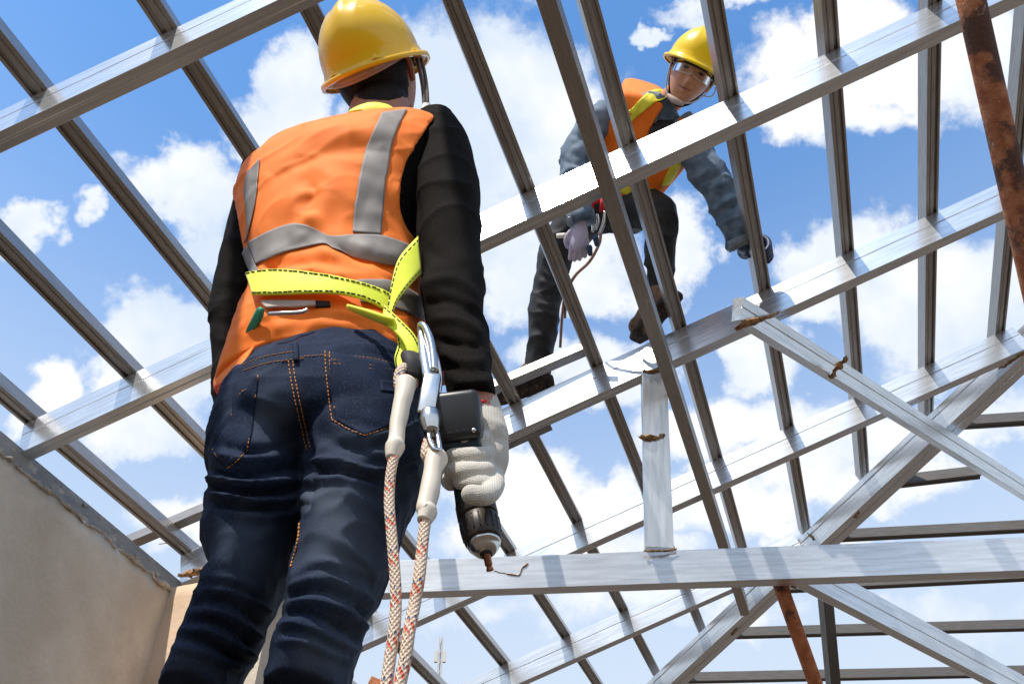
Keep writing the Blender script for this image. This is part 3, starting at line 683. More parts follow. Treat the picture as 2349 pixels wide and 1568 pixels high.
def helmet_parts(M, parent, shell_mat, label=None, chin=True, ridges=True):
    """hard hat in the head's frame"""
    n,m=96,34; vs=[];fs=[]
    A,B,H=.112,.137,.132
    for i in range(m+1):
        t=(math.pi/2)*i/m
        for k in range(n):
            p=2*math.pi*k/n; cx_,cy_=math.sin(p),math.cos(p); rr=math.sin(t)**.92; zz=math.cos(t)
            x=A*rr*cx_; y=B*rr*cy_; z=H*zz**.95 if zz>0 else 0
            # raised crown rib, and moulded side panels
            z+=.008*math.exp(-(x/.017)**2)*(1-rr**6)*(1 if ridges else .6)
            z+=.004*(math.exp(-((abs(x)-.042)/.007)**2))*(1-rr**4)*(1 if y>-.02 else .4)
            if rr>.85: x*=1+.02*(rr-.85)/.15
            vs.append(Vector((x,y,z)))
    base=(m)*n
    for ring,(dr,dz) in enumerate(((.004,-.012),(.006,-.022),(.014,-.026),(.019,-.025),(.019,-.030),(.013,-.031))):
        for k in range(n):
            p=2*math.pi*k/n; cx_,cy_=math.sin(p),math.cos(p); ex=.030*max(0,cy_)**2.2 if ring>=2 else 0
            vs.append(Vector(((A*1.02+dr)*cx_,(B+dr+ex)*cy_,dz-.010*max(0,cy_)**2*(ring>=2))))
    rows=m+1+6
    for i in range(rows-1):
        for k in range(n): fs.append((i*n+k,(i+1)*n+k,(i+1)*n+(k+1)%n,i*n+(k+1)%n))
    me=from_py([M@v for v in vs],fs); me=apply_mods(me,[('SOLIDIFY',dict(thickness=.0026,offset=-1))])
    # moulded triangular lugs above the brim
    lug=[]
    for ang in (150,205,262,98):
        a_=rad(ang); cx_,cy_=math.sin(a_),math.cos(a_); o=Vector(((A+.006)*cx_,(B+.006)*cy_,-.018)); tdir=Vector((cy_,-cx_,0)).normalized(); od=Vector((cx_,cy_,0)).normalized()
        q=[o-tdir*.017,o+tdir*.017,o+Vector((0,0,.030))-od*.012,o+od*.008]
        lug.append(from_py([M@v for v in q]+[M@(o-od*.012)],[(0,1,3),(1,2,3),(2,0,3),(0,1,4),(1,2,4),(2,0,4)]))
    o=link('hard_hat',join_me([me]),shell_mat,parent)
    if label: o['label']=label
    link('moulded_lug' if False else 'side_lug',join_me(lug[:1]),shell_mat,o,smooth=False)
    for l_ in lug[1:]: link('side_lug',l_,shell_mat,o,smooth=False)
    return o
def band(M, a, b, z0, z1, ang0, ang1, thick=.002, n=48, zback=0, ztilt=0):
    vs=[];fs=[]
    for i in range(n+1):
        p=rad(ang0+(ang1-ang0)*i/n); cx_,cy_=math.sin(p),math.cos(p); dz=zback*max(0,-cy_)
        for z in (z0,z1): vs.append(M@Vector((a*cx_,b*cy_,z+dz)))
    for i in range(n): fs.append((2*i,2*i+2,2*i+3,2*i+1))
    return apply_mods(from_py(vs,fs),[('SOLIDIFY',dict(thickness=thick,offset=0))]) if thick else from_py(vs,fs)

# ================================================================== the near worker
man=empty('person',Vector((-.36,.95,0)),'worker seen from behind in orange vest, yellow helmet and dark jeans, holding a drill','person')
YAW=rad(14)
# ---- torso in cloth ------------------------------------------------
torso_rows=[(505,985,905,.945,.118,YAW),(520,980,860,.94,.120,YAW),(548,972,800,.935,.122,YAW),(572,968,730,.935,.116,YAW),(583,965,690,.93,.112,YAW),(585,962,640,.93,.114,YAW),
 (572,965,590,.928,.122,YAW),(560,985,540,.925,.126,YAW),(549,1015,480,.92,.126,YAW),(546,1040,425,.915,.118,YAW),(556,1046,392,.912,.105,YAW),(582,1040,366,.910,.090,YAW),(636,1022,350,.908,.078,YAW),(698,995,338,.905,.068,YAW),(752,972,328,.900,.060,YAW),(780,958,320,.895,.052,YAW)]
vest_me=remesh(rows_loft(torso_rows,n=72,sub=5,e=2.35),.0042,3)
vf=[([(700,560),(740,575),(800,620),(880,650),(955,690)],16,.009),([(600,620),(680,600),(760,605),(850,640),(940,665)],13,-.008),([(640,640),(720,628),(800,640)],9,.006),
 ([(640,600),(700,590),(755,600)],14,.010),([(820,560),(880,590),(950,640)],12,.006),([(690,540),(720,515),(745,540)],16,.012),([(760,560),(840,600),(930,620)],10,-.006),
 ([(620,400),(700,330),(800,300),(900,290)],22,.007),([(600,430),(680,370),(780,345),(880,340)],18,-.006),([(700,420),(725,450),(690,480)],13,-.007),([(730,380),(790,440),(830,520)],18,.005),
 ([(770,420),(740,500),(700,540)],20,.005),([(640,420),(620,500),(610,560)],18,.004),([(850,430),(820,500),(810,560)],16,-.004),([(900,420),(930,500),(950,560)],12,.005),
 ([(560,760),(700,745),(830,750)],14,.006),([(540,830),(650,770),(800,760)],16,-.004),([(600,730),(720,715),(860,730)],8,.006),([(860,740),(900,790),(930,860)],12,.006),([(700,720),(640,760),(560,820)],10,.004),
 ([(690,640),(800,655),(900,690)],8,-.007),([(600,655),(720,660)],8,-.005)]
fold(vest_me,vf,nz=[(9,.004,(1,1,1)),(26,.0012,(1,1,1)),(-6,.0045,(1,1,1.7)),(-13,.002,(1,1,1.4))])
shirt_torso=join_me([vest_me]).copy()
full_bvh=bvh_of(vest_me)
belt_bvh=bvh_of(rows_loft(torso_rows,n=72,sub=5,e=2.35))
def in_poly(x,y,poly):
    r=np.zeros(x.shape,bool); j=len(poly)-1
    for i in range(len(poly)):
        xi,yi=poly[i]; xj,yj=poly[j]
        c=((yi>y)!=(yj>y))&(x<(xj-xi)*(y-yi)/(yj-yi+1e-9)+xi); r^=c; j=i
    return r
def cut(me, keep):
    """keep the faces whose centre passes the test"""
    bm=bmesh.new(); bm.from_mesh(me); bm.faces.ensure_lookup_table()
    c=np.array([tuple(f.calc_center_median()) for f in bm.faces]); k=keep(c)
    bmesh.ops.delete(bm,geom=[f for f,q in zip(bm.faces,k) if not q],context='FACES')
    bmesh.ops.delete(bm,geom=[v for v in bm.verts if not v.link_faces],context='VERTS')
    bd=[(v,[e.other_vert(v) for e in v.link_edges if e.is_boundary]) for v in bm.verts if v.is_boundary]
    for _ in range(30):
        nw=[v.co*.4+(sum((q.co for q in nb),Vector())/len(nb))*.6 if len(nb)==2 else v.co.copy() for v,nb in bd]
        for (v,nb),c_ in zip(bd,nw): v.co=c_
    r=bpy.data.meshes.new('cut'); bm.to_mesh(r); bm.free(); return r
ARMR=[(1100,150),(1004,246),(1000,262),(962,318),(930,370),(917,420),(914,475),(925,520),(946,548),(964,565),(975,640),(1400,640),(1400,150)]
NECK=[(770,150),(768,268),(800,262),(860,252),(960,250),(1000,246),(1000,150)]
def keep_vest(c):
    x,y,d=px_of(c)
    k=~in_poly(x,y,ARMR)
    k&=~in_poly(x,y,[(480,395),(546,478),(560,560),(572,600),(480,600)])
    k&=~((y<np.interp(x,[480,560,640,700,770,860,940,1000,1100],[380,330,300,285,268,253,249,246,246]))&(c[:,1]<.93))
    # hem: rises at the back of the hips and hangs low at the sides
    hem=np.interp(x,[480,520,545,600,700,800,880,940,1000],[934,929,876,828,798,792,806,830,908])
    k&=~((y>hem)&(c[:,1]<.97)) | (x<532)
    return k
vcut=cut(vest_me,keep_vest)
vcut=apply_mods(vcut,[('SOLIDIFY',dict(thickness=.003,offset=1)),])
vest=link('safety_vest',vcut,M_vest,man); vest['label']='orange high-visibility vest with grey reflective strips'
# flared corner of the vest over the left hip, red lining turned out
fl_b=full_bvh
def sheet(rows, th=.003):
    """rows of world points"""
    n=len(rows[0]); vs=[p for r in rows for p in r]; fs=[(i*n+j,i*n+j+1,(i+1)*n+j+1,(i+1)*n+j) for i in range(len(rows)-1) for j in range(n-1)]
    return apply_mods(from_py(vs,fs),[('SUBSURF',dict(levels=2,render_levels=2)),('SOLIDIFY',dict(thickness=th,offset=0))])
fa=[[at(600,770,Y=.86),at(570,790,Y=.88),at(545,805,Y=.90),at(530,815,Y=.93)],
    [at(570,815,Y=.84),at(545,830,Y=.86),at(515,842,Y=.90),at(503,850,Y=.94)],
    [at(548,848,Y=.83),at(525,862,Y=.85),at(500,872,Y=.89),at(489,872,Y=.93)],
    [at(543,868,Y=.835),at(522,878,Y=.855),at(503,892,Y=.885),at(493,898,Y=.92)]]
o=link('vest_corner',sheet(fa),M_vest,vest)
fb=[[at(556,846,Y=.845),at(530,866,Y=.855),at(505,880,Y=.875),at(491,884,Y=.91)],
    [at(552,872,Y=.85),at(532,890,Y=.862),at(512,898,Y=.88),at(496,900,Y=.91)],
    [at(549,902,Y=.865),at(539,922,Y=.872),at(524,926,Y=.885),at(510,916,Y=.91)]]
o=link('vest_lining',sheet(fb),M_vin,vest); o['label']='red inner side of the turned-out vest corner'
fc=[[at(980,800,Y=.84),at(990,790,Y=.88),at(1000,800,Y=.92)],[at(1000,840,Y=.85),at(1010,835,Y=.88),at(1012,845,Y=.92)],[at(1012,880,Y=.87),at(1020,885,Y=.89),at(1024,880,Y=.92)]]
o=link('vest_lining',sheet(fc),M_vin,vest)
fs_=[[at(998,248,Y=.875),at(1010,243,Y=.89),at(1016,250,Y=.93)],[at(1012,262,Y=.875),at(1022,256,Y=.89),at(1028,262,Y=.92)],[at(1030,278,Y=.88),at(1038,272,Y=.90),at(1042,280,Y=.92)]]
# shoulder turn-up near the neck
fs_=[[at(960,262,Y=.85),at(985,251,Y=.86),at(1010,248,Y=.885)],[at(985,280,Y=.85),at(1008,265,Y=.862),at(1026,262,Y=.888)],[at(1000,296,Y=.852),at(1026,278,Y=.868),at(1044,280,Y=.89)]]
o=link('vest_lining',sheet(fs_),M_vin,vest); o['label']='red shoulder edge of the vest turned up beside the neck'
vb=bvh_of(vcut)
def vstrip(name,e1,e2,m=M_refl,off=.0022,th=.0012,nu=46,nv=12,parent=None):
    return link(name,decal(full_bvh,e1,e2,off+.003,th,nu,nv),m,parent or vest)
vstrip('reflective_strip',[(876,263),(845,330),(825,400),(812,470),(806,540)],[(936,254),(908,310),(888,400),(879,470),(873,545)])
vstrip('reflective_strip',[(571,400),(566,440),(569,480),(573,530),(566,560)],[(601,366),(597,420),(590,475),(580,520),(572,552)])
vstrip('reflective_strip',[(574,555),(640,525),(690,515),(720,525),(755,545),(810,543),(872,544),(925,560),(950,576)],[(592,611),(640,590),(700,575),(745,566),(762,577),(800,590),(850,604),(905,612),(930,612)],nu=70)
vstrip('reflective_strip',[(812,646),(860,645),(900,650),(965,684)],[(826,700),(870,705),(910,715),(972,740)])
vstrip('reflective_strip',[(562,578),(574,560),],[(586,640),(602,632)],nu=14)
for pts in ([(840,345),(822,405),(809,472),(803,540)],[(574,553),(640,523),(690,513),(722,523),(757,543),(810,541),(872,542),(925,558)],[(594,613),(640,592),(700,577),(745,568),(800,592),(850,606),(905,614)],[(912,310),(891,400),(882,470),(876,543)]):
    pass
for pts in ([(540,895),(560,860),(620,822),(700,792),(800,786),(880,800),(930,822)],):
    link('hem_stitching',stitch(full_bvh,pts,.0006,.0040,6,3),M_othr,vest)
# ---- black long-sleeved top ---------------------------------------
st=remesh(rows_loft([(r[0]+7,r[1]-7,r[2],r[3],r[4]-.009,YAW) for r in torso_rows ],n=60,sub=4),.006,2)
armR=[(958,1030,272,.885,.030),(950,1056,300,.88,.050),(945,1082,345,.875,.062),(941,1097,410,.87,.066),(945,1102,480,.865,.064),(956,1104,560,.862,.060),(966,1106,640,.86,.056),(972,1112,700,.858,.056),(984,1116,760,.856,.052),(1003,1121,810,.853,.048),(1022,1130,860,.85,.044),(1030,1138,900,.848,.042),(1036,1141,926,.846,.040)]
armL=[(575,660,372,.955,.03),(552,665,410,.96,.050),(545,655,460,.965,.058),(530,645,510,.97,.060),(514,632,570,.975,.058),(503,618,630,.98,.056),(488,606,690,.98,.056),(480,600,730,.98,.055),(484,596,775,.978,.052),(488,592,830,.975,.048),(489,585,890,.97,.044),(489,580,940,.965,.040),(494,570,992,.96,.036)]
def sleeve(rows,folds,vox=.0042):
    me=remesh(rows_loft(rows,n=44,sub=4,e=2.15),vox,3); return fold(me,folds,nz=[(14,.0035,(1,1,1)),(40,.0007,(1,1,1)),(-8,.004,(1,1,1.5))])
sR=sleeve(armR,[([(975,300),(1020,290),(1060,320)],12,.004),([(950,420),(1000,400),(1070,440)],16,.004),([(965,560),(1030,600),(1100,620)],14,-.004),([(970,660),(1040,640),(1105,690)],14,.007),([(972,700),(1040,690),(1108,730)],10,-.006),([(985,730),(1050,735),(1115,770)],12,.006),([(1010,800),(1060,830),(1120,820)],11,.006),([(1000,780),(1060,790),(1118,790)],9,-.005),([(1025,860),(1070,880),(1130,870)],10,.005),([(1020,840),(1080,850),(1125,845)],8,-.004),([(960,330),(945,420),(950,500)],10,-.006)])
sL=sleeve(armL,[([(500,640),(560,650),(600,640)],10,.005),([(486,700),(540,690),(598,730)],10,.006),([(484,735),(540,745),(590,760)],12,-.006),([(488,770),(540,790),(590,790)],10,.006),([(490,850),(540,870),(580,860)],10,.004),([(520,540),(570,560),(620,560)],12,.004)])
shirt=link('long_sleeved_top',st,M_knit,man); shirt['label']='black fleece top with long sleeves under the vest'
s1=link('sleeve',sR,M_knit,shirt); s2=link('sleeve',sL,M_knit,shirt)
# ---- jeans ---------------------------------------------------------
pel=[(575,962,838,.93,.090,YAW),(568,968,858,.93,.098,YAW),(548,972,900,.925,.112,YAW),(527,975,945,.92,.124,YAW),(506,975,1000,.918,.130,YAW),(492,974,1045,.92,.128,YAW),(484,970,1085,.93,.112,YAW),(520,950,1110,.94,.08,YAW)]
legL=[(500,730,1010,.93,.105),(486,712,1060,.925,.108),(482,703,1100,.925,.108),(480,698,1150,.925,.106),(474,692,1210,.925,.102),(460,680,1270,.925,.097),(445,655,1325,.925,.092),(428,632,1375,.925,.088),(408,608,1430,.928,.085),(385,580,1490,.93,.082),(356,552,1550,.935,.080),(330,535,1610,.945,.080)]
legR=[(715,988,1000,.905,.105),(702,985,1050,.90,.108),(699,974,1100,.90,.108),(697,952,1150,.90,.106),(695,928,1210,.90,.102),(685,908,1270,.90,.097),(668,886,1325,.90,.092),(655,866,1375,.90,.087),(645,848,1430,.90,.084),(626,835,1490,.905,.082),(606,818,1550,.91,.080),(592,808,1610,.92,.080)]
def lower(rows):
    R=rows_loft(rows,n=56,sub=4,e=2.1)
    return R
def shin(row,foot):
    c=at((row[0]+row[1])/2,row[2],Y=row[3]); r=(row[1]-row[0])/2*depth(c)/FP
    return tube([c+Vector((0,0,.03)),c,Vector((foot.x,foot.y,.30)),Vector((foot.x,foot.y,.14))],[r,r*.98,.066,.068],40,5)
footL=Vector((-.40,.98,0)); footR=Vector((-.22,.95,0))
legL=[(r[0]+(10 if r[2]<1290 else 48),r[1]+(4 if r[2]<1260 else -18))+tuple(r[2:]) for r in legL]; legR=[(r[0]+(0 if r[2]<1260 else 10),r[1]-(8 if r[2]<1350 else 18))+tuple(r[2:]) for r in legR]
dn=remesh(join_me([rows_loft(pel,n=72,sub=4,e=2.5,yaw=YAW),lower(legL),lower(legR),shin(legL[-1],footL),shin(legR[-1],footR)]),.0042,4)
jf=[([(700,1110),(705,1040),(690,960)],14,-0.0160),([(697,1180),(700,1120),(702,1070)],12,-0.0120),
 ([(610,940),(640,960),(650,1010)],50,0.0050),([(800,940),(850,960),(870,1000)],50,0.0050),
 ([(478,1098),(560,1112),(650,1105),(705,1092)],8,0.0116),([(478,1116),(560,1130),(650,1128),(700,1118)],6,-0.0116),([(480,1134),(560,1148),(640,1146),(696,1142)],8,0.0101),([(480,1153),(560,1166),(640,1162)],6,-0.0087),([(485,1080),(560,1092),(690,1070)],6,-0.0087),([(520,1172),(590,1186),(690,1172)],8,0.0043),
 ([(705,1062),(780,1058),(860,1080),(975,1040)],8,0.0101),([(705,1080),(780,1078),(870,1102)],7,-0.0087),([(700,1100),(790,1098),(880,1125)],9,0.0058),([(740,1000),(820,1030),(900,1010)],12,-0.0087),([(820,1010),(900,1050),(985,1010)],12,0.0087),([(760,970),(850,1000),(985,965)],8,0.0058),([(500,1040),(560,1060),(640,1050)],10,0.0087),([(498,1020),(580,1035),(660,1020)],7,-0.0072),
 ([(430,1365),(500,1350),(570,1372),(630,1412)],9,0.0101),([(426,1388),(500,1378),(560,1398),(612,1440)],7,-0.0101),([(415,1405),(480,1400),(550,1425),(598,1470)],9,0.0130),([(408,1428),(480,1422),(540,1446),(585,1490)],7,-0.0130),([(396,1446),(460,1442),(520,1468),(575,1505)],9,0.0130),([(390,1468),(450,1465),(510,1490),(560,1520)],7,-0.0116),([(380,1486),(440,1488),(500,1510),(555,1535)],9,0.0087),([(448,1320),(520,1325),(600,1350)],8,0.0058),([(450,1340),(520,1345),(600,1372)],7,-0.0058),
 ([(665,1330),(720,1290),(800,1300),(880,1330)],9,0.0058),([(660,1350),(730,1325),(800,1345),(860,1390)],9,0.0087),([(655,1368),(730,1352),(800,1378),(850,1425)],7,-0.0087),([(650,1385),(720,1375),(790,1405),(842,1455)],9,0.0087),([(646,1410),(710,1405),(780,1440),(835,1480)],7,-0.0072),([(640,1430),(700,1435),(770,1470),(825,1500)],9,0.0072),([(632,1470),(690,1470),(760,1500),(815,1520)],8,0.0058),
 ([(960,1110),(900,1200),(870,1300)],14,0.0058),([(690,1200),(680,1260),(660,1320)],8,0.0058),([(880,1180),(850,1260),(800,1320)],14,-0.0043)]
fold(dn,jf,nz=[(8,.003,(1,1,1)),(22,.0012,(1,1,1.6)),(60,.0006,(1,1,1)),(-7,.004,(1,1,1.8)),(-16,.0022,(1,1,2))])
c_,_=getv(dn); x_,y_,_=px_of(c_)
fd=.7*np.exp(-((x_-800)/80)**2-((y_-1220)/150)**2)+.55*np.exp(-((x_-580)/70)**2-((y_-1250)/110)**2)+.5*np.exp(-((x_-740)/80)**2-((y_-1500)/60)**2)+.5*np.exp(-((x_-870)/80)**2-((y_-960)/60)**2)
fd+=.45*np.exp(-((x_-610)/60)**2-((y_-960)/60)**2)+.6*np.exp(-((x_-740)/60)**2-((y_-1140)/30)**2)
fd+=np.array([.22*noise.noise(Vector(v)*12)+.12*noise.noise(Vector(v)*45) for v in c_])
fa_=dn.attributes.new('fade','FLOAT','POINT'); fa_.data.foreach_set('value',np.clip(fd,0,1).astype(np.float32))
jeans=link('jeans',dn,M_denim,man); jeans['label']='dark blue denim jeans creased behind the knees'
jb=bvh_of(dn)
def jst(pts,name='seam_stitching',r=.0007): return link(name,stitch(jb,pts,r,.0009,6,3,first=1.2),M_othr,jeans)
def jpatch(name,e1,e2,off=.001,th=.0018,nu=24,nv=14): 
    o=link(name,decal(jb,e1,e2,off,th,nu,nv),M_denim,jeans); return o
# pockets: raised denim patches with double orange stitches
jpatch('back_pocket',[(592,862),(545,872),(536,905),(530,960),(500,1010),(486,1040)],[(592,864),(590,900),(582,960),(575,1010),(560,1040),(520,1075)],nu=26)
jpatch('back_pocket',[(756,806),(754,850),(758,900),(768,965)],[(952,842),(948,890),(930,960),(836,1000)],nu=26)
for pts in ([(592,862),(587,905),(579,960),(570,1015),(562,1038),(524,1074)],[(590,862),(562,870),(547,890),(537,930),(530,965)],[(584,880),(560,886),(546,902)],[(585,890),(560,896),(547,910)],
   [(524,1074),(502,1050),(488,1030)],[(515,1000),(545,995),(572,1000)],
   [(746,806),(748,850),(754,905),(762,962)],[(756,808),(758,850),(763,900),(770,950)],[(758,825),(850,838),(950,858)],[(758,833),(850,846),(950,866)],[(762,962),(800,985),(838,998)],[(838,998),(880,985),(925,958)],[(835,985),(875,972),(915,950)]):
    jst(pts)
for pts in ([(560,850),(620,832),(700,822)],[(680,820),(760,815),(850,822),(930,842)],[(556,838),(610,818),(680,806)],[(662,828),(668,870),(678,920),(690,975),(705,1030)],[(672,828),(678,870),(688,920),(700,975),(713,1025)]): jst(pts)
link('belt_loop',decal(jb,[(672,790),(674,832)],[(686,788),(688,831)],.003,.003,8,4),M_denim,jeans)
link('pocket_tab',decal(jb,[(868,872),(870,900)],[(918,880),(918,905)],.002,.002,8,8),M_denim,jeans)
jst([(688,1200),(684,1240),(668,1300)],r=.0011)
# ---- boots (below the picture, on the floor) -----------------------
for f,s in ((footL,-1),(footR,1)):
    d=Vector((.25,1,0)).normalized()
    b=remesh(join_me([capsule([f+Vector((0,0,.17)),f+Vector((0,0,.07))],[.056,.05],24),capsule([f-d*.03+Vector((0,0,.055)),f+d*.08+Vector((0,0,.055)),f+d*.17+Vector((0,0,.045))],[.042,.044,.038],24)]),.007,3)
    o=link('boot',b,M_boot,man)
    sol=tube([f-d*.06+Vector((0,0,.014)),f+d*.05+Vector((0,0,.014)),f+d*.20+Vector((0,0,.014))],[.038,.044,.036],20,5,flat=.32); link('sole',sol,M_sole,o)
# ---- body: head, neck and forearm skin in one mesh ------------------
_F=ray(868,177).normalized(); _U=(U_-_F*U_.dot(_F)).normalized()
HM=frame(at(868,177,Y=.875),_F*.93+R_*.36,R_*-.31+_U*.93+_F*.22)@Matrix.Diagonal((.90,.90,.90,1))
neck=[at(868,345,Y=.91),at(872,290,Y=.90),at(876,250,Y=.89),HM@Vector((0,.005,-.06))]
body_parts=[head_mesh(HM),tube(neck,[.080,.066,.054,.036],28,4),
 remesh(rows_loft([(r[0]+30,r[1]-30,r[2],r[3],r[4]-.03,YAW) for r in torso_rows],n=30,sub=2),.01,1),
 tube([at(1010,310,Y=.875),at(1032,600,Y=.86),at(1078,870,Y=.85),at(1098,930,Y=.847),at(1108,985,Y=.845)],[.035,.032,.028,.0262,.026],20,4),
 tube([at(610,400,Y=.95),at(560,680,Y=.98),at(540,900,Y=.97),at(535,985,Y=.96)],[.035,.03,.027,.025],20,4),
 tube([at(600,950,Y=.93),at(588,1200,Y=.93),at(530,1380,Y=.935),at(478,1500,Y=.945),footL+Vector((0,0,.1))],[.045,.035,.022,.022,.028],16,4),
 tube([at(870,950,Y=.91),at(812,1200,Y=.905),at(760,1380,Y=.91),at(735,1500,Y=.92),footR+Vector((0,0,.1))],[.045,.035,.022,.022,.028],16,4)]
lh=[]
def hand(w,dirv,side,up,s=1.0,curl=.5):
    """a relaxed hand: wrist point, direction, thumb side, back of hand"""
    d=Vector(dirv).normalized(); n=Vector(up).normalized(); t=n.cross(d).normalized()*side; out=[]
    out.append(capsule([w,w+d*.045*s,w+d*.085*s],[.024*s,.034*s,.034*s],20))
    for k,(o,ln) in enumerate(((.030,.068),(.010,.076),(-.011,.072),(-.031,.058))):
        b=w+d*.088*s+t*o*s; l1=ln*.42*s; l2=ln*.33*s; l3=ln*.25*s; c=curl*(1+.12*k)
        q=[b-d*.02*s,b]; a_=0; p=b
        for l_ in (l1,l2,l3): a_+=c; p=p+(d*math.cos(a_)-n*math.sin(a_))*l_; q.append(p)
        out.append(capsule(q,[.010*s,.010*s,.0095*s,.009*s,.0075*s],12,3))
    b=w+d*.03*s+t*.028*s; out.append(capsule([b,b+t*.018*s+d*.022*s-n*.008*s,b+t*.024*s+d*.048*s-n*.018*s,b+t*.016*s+d*.068*s-n*.028*s],[.014*s,.013*s,.0115*s,.009*s],12,3))
    return join_me(out)
hl=hand(at(548,975,Y=1.0),Vector((.12,.10,-1)),1,Vector((-.9,0,0)),1.0,.35)
body_parts.append(remesh(hl,.004,2))
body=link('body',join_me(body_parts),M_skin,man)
# hair: a close cap over the back of the skull
def hair_mesh(M, low=-.035, front=.02):
    n,m=120,60; vs=[];fs=[]
    for i in range(m+1):
        t=math.pi*i/m
        for k in range(n):
            p=2*math.pi*k/n; x,y,z=math.sin(t)*math.sin(p),math.sin(t)*math.cos(p),math.cos(t)
            lowr=max(0,min(1,(-z-.1)/.9)); v=Vector((x*.0815*(1-.24*lowr),y*.103*(1-.26*lowr if y<0 else 1),z*.127))
            v*=1+.012*noise.noise(Vector((p*14,t*4,0)))
            vs.append(v)
    for i in range(m):
        for k in range(n):
            q=[i*n+k,(i+1)*n+k,(i+1)*n+(k+1)%n,i*n+(k+1)%n]; c=sum((vs[j] for j in q),Vector())/4
            jag=.008*noise.noise(Vector((k*.9,0,1)))
            # nape low, rising in front of the ears
            lim=-.118+jag if c.y<-.03 else -.118+(c.y+.03)*2.2+jag
            if abs(c.x)>.05 and -.034<c.y<.015 and c.z<.026: continue
            if c.z>lim and c.y<.055+.03*(c.z>.05): fs.append(tuple(q))
    me=from_py([M@v for v in vs],fs); bm=bmesh.new(); bm.from_mesh(me); bmesh.ops.delete(bm,geom=[v for v in bm.verts if not v.link_faces],context='VERTS'); bm.to_mesh(me); bm.free()
    return apply_mods(me,[('SOLIDIFY',dict(thickness=.004,offset=-1))])
hr=hair_mesh(HM); link('hair',hr,M_hair,man)
nk=tube(neck,[.0815,.0675,.0555,.0375],56,14)
def keepn(c):
    x,y,d=px_of(c); jag=np.array([9*noise.noise(Vector((v*.16,0,2)))+5*noise.noise(Vector((v*.6,3,2))) for v in x]); return (y<229+jag-((x-872)/60)**2*6)&(c[:,1]<at(876,250,Y=.89).y+.03)
link('nape_hair',apply_mods(cut(nk,keepn),[('SOLIDIFY',dict(thickness=.0015,offset=1))]),M_hair,bpy.data.objects['hair'])
random.seed(11); tufts=[]
for k in range(420):
    a_=random.uniform(-48,48); z=random.uniform(-.112,-.085)+abs(a_)/75*.012; p=rad(180+a_); x,y=math.sin(p),math.cos(p); lowr=max(0,(-z/.118-.1)/.9); sc_=math.sqrt(max(.05,1-(z/.122)**2))
    q=Vector((x*.080*sc_*(1-.22*lowr),y*.099*sc_*(1-.30*lowr),z)); n_=Vector((x,y,-.3)).normalized()
    tufts.append(tube([HM@q,HM@(q+Vector((random.uniform(-.003,.003),0,-.008))+n_*.0016),HM@(q+Vector((random.uniform(-.005,.005),0,-.015))+n_*.001)],[.0007,.0006,.0002],4,1))
link('nape_hair',join_me(tufts),M_hair,bpy.data.objects['hair'])
# ---- helmet --------------------------------------------------------
HH=HM@Matrix.Translation(Vector((0,-.004,.036)))@Matrix.Diagonal((.875,.90,.95,1))
hat=helmet_parts(HH,man,M_helm,'glossy yellow hard hat with a rear suspension band and dotted beige strap')
sb=band(HH,.103,.127,-.016,.011,92,268,.0025,zback=-.033); o=link('headband',sb,M_strap,hat)
dots=[]
for zz in (-.010,.005):
    for k in range(44):
        p=rad(125+110*k/43); x,y=math.sin(p),math.cos(p); dots.append(ellipsoid(HH@Vector((.1045*x,.1285*y,zz-.033*max(0,-y))),(.0008,.0008,.0008),6,4))
link('headband_hole',join_me(dots),M_thread,hat)
link('inner_band',band(HH,.100,.124,-.012,.012,60,300,.002),M_strap,hat)
link('band_tab',decal(bvh_of(hr),[(822,212),(824,226)],[(836,210),(836,224)],.004,.002,4,4),M_white,hat)
# chin strap cords on the right side
q0=HH@Vector((.108,.010,-.030)); q1=at(973,240,Y=.85); q2=at(976,250,Y=.85)
def twist(p0,p1,r,name,m,mm,parent):
    P=[p0+(p1-p0)*t for t in (0,.33,.66,1)]; P[1]+=Vector((.003,0,0)); P[2]+=Vector((.003,0,0))
    o=link(name,tube(P,r,10,6),m,parent); d=(p1-p0); L_=d.length; d.normalize(); s=d.cross(Vector((0,1,0))).normalized(); u=s.cross(d)
    h=[]
    n=int(L_/.0042)
    for k in range(n):
        c=p0+(p1-p0)*(k/n)+Vector((.003,0,0))*math.sin(math.pi*k/n); h.append(tube([c+(s*math.cos(t)+u*math.sin(t))*r*1.02+d*.0022*(t/3) for t in (-1.6,-.8,0,.8,1.6,2.4,3.2,4.0)],[.0006]*8,4,1))
    link('cord_fleck',join_me(h),mm,o); return o
ck=twist(q0,q1,.0034,'chin_cord',M_thread,M_strap,hat); twist(q0+Vector((.009,0,0)),q1+Vector((.006,0,0)),.0034,'chin_cord',M_thread,M_strap,hat)
link('cord_clip',rbox(q2,(.007,.006,.014),.003,Matrix.Rotation(.1,3,'Y')),M_white,hat)
link('cord_anchor',rbox(q0+Vector((.004,0,.004)),(.009,.010,.010),.003),M_white,hat)
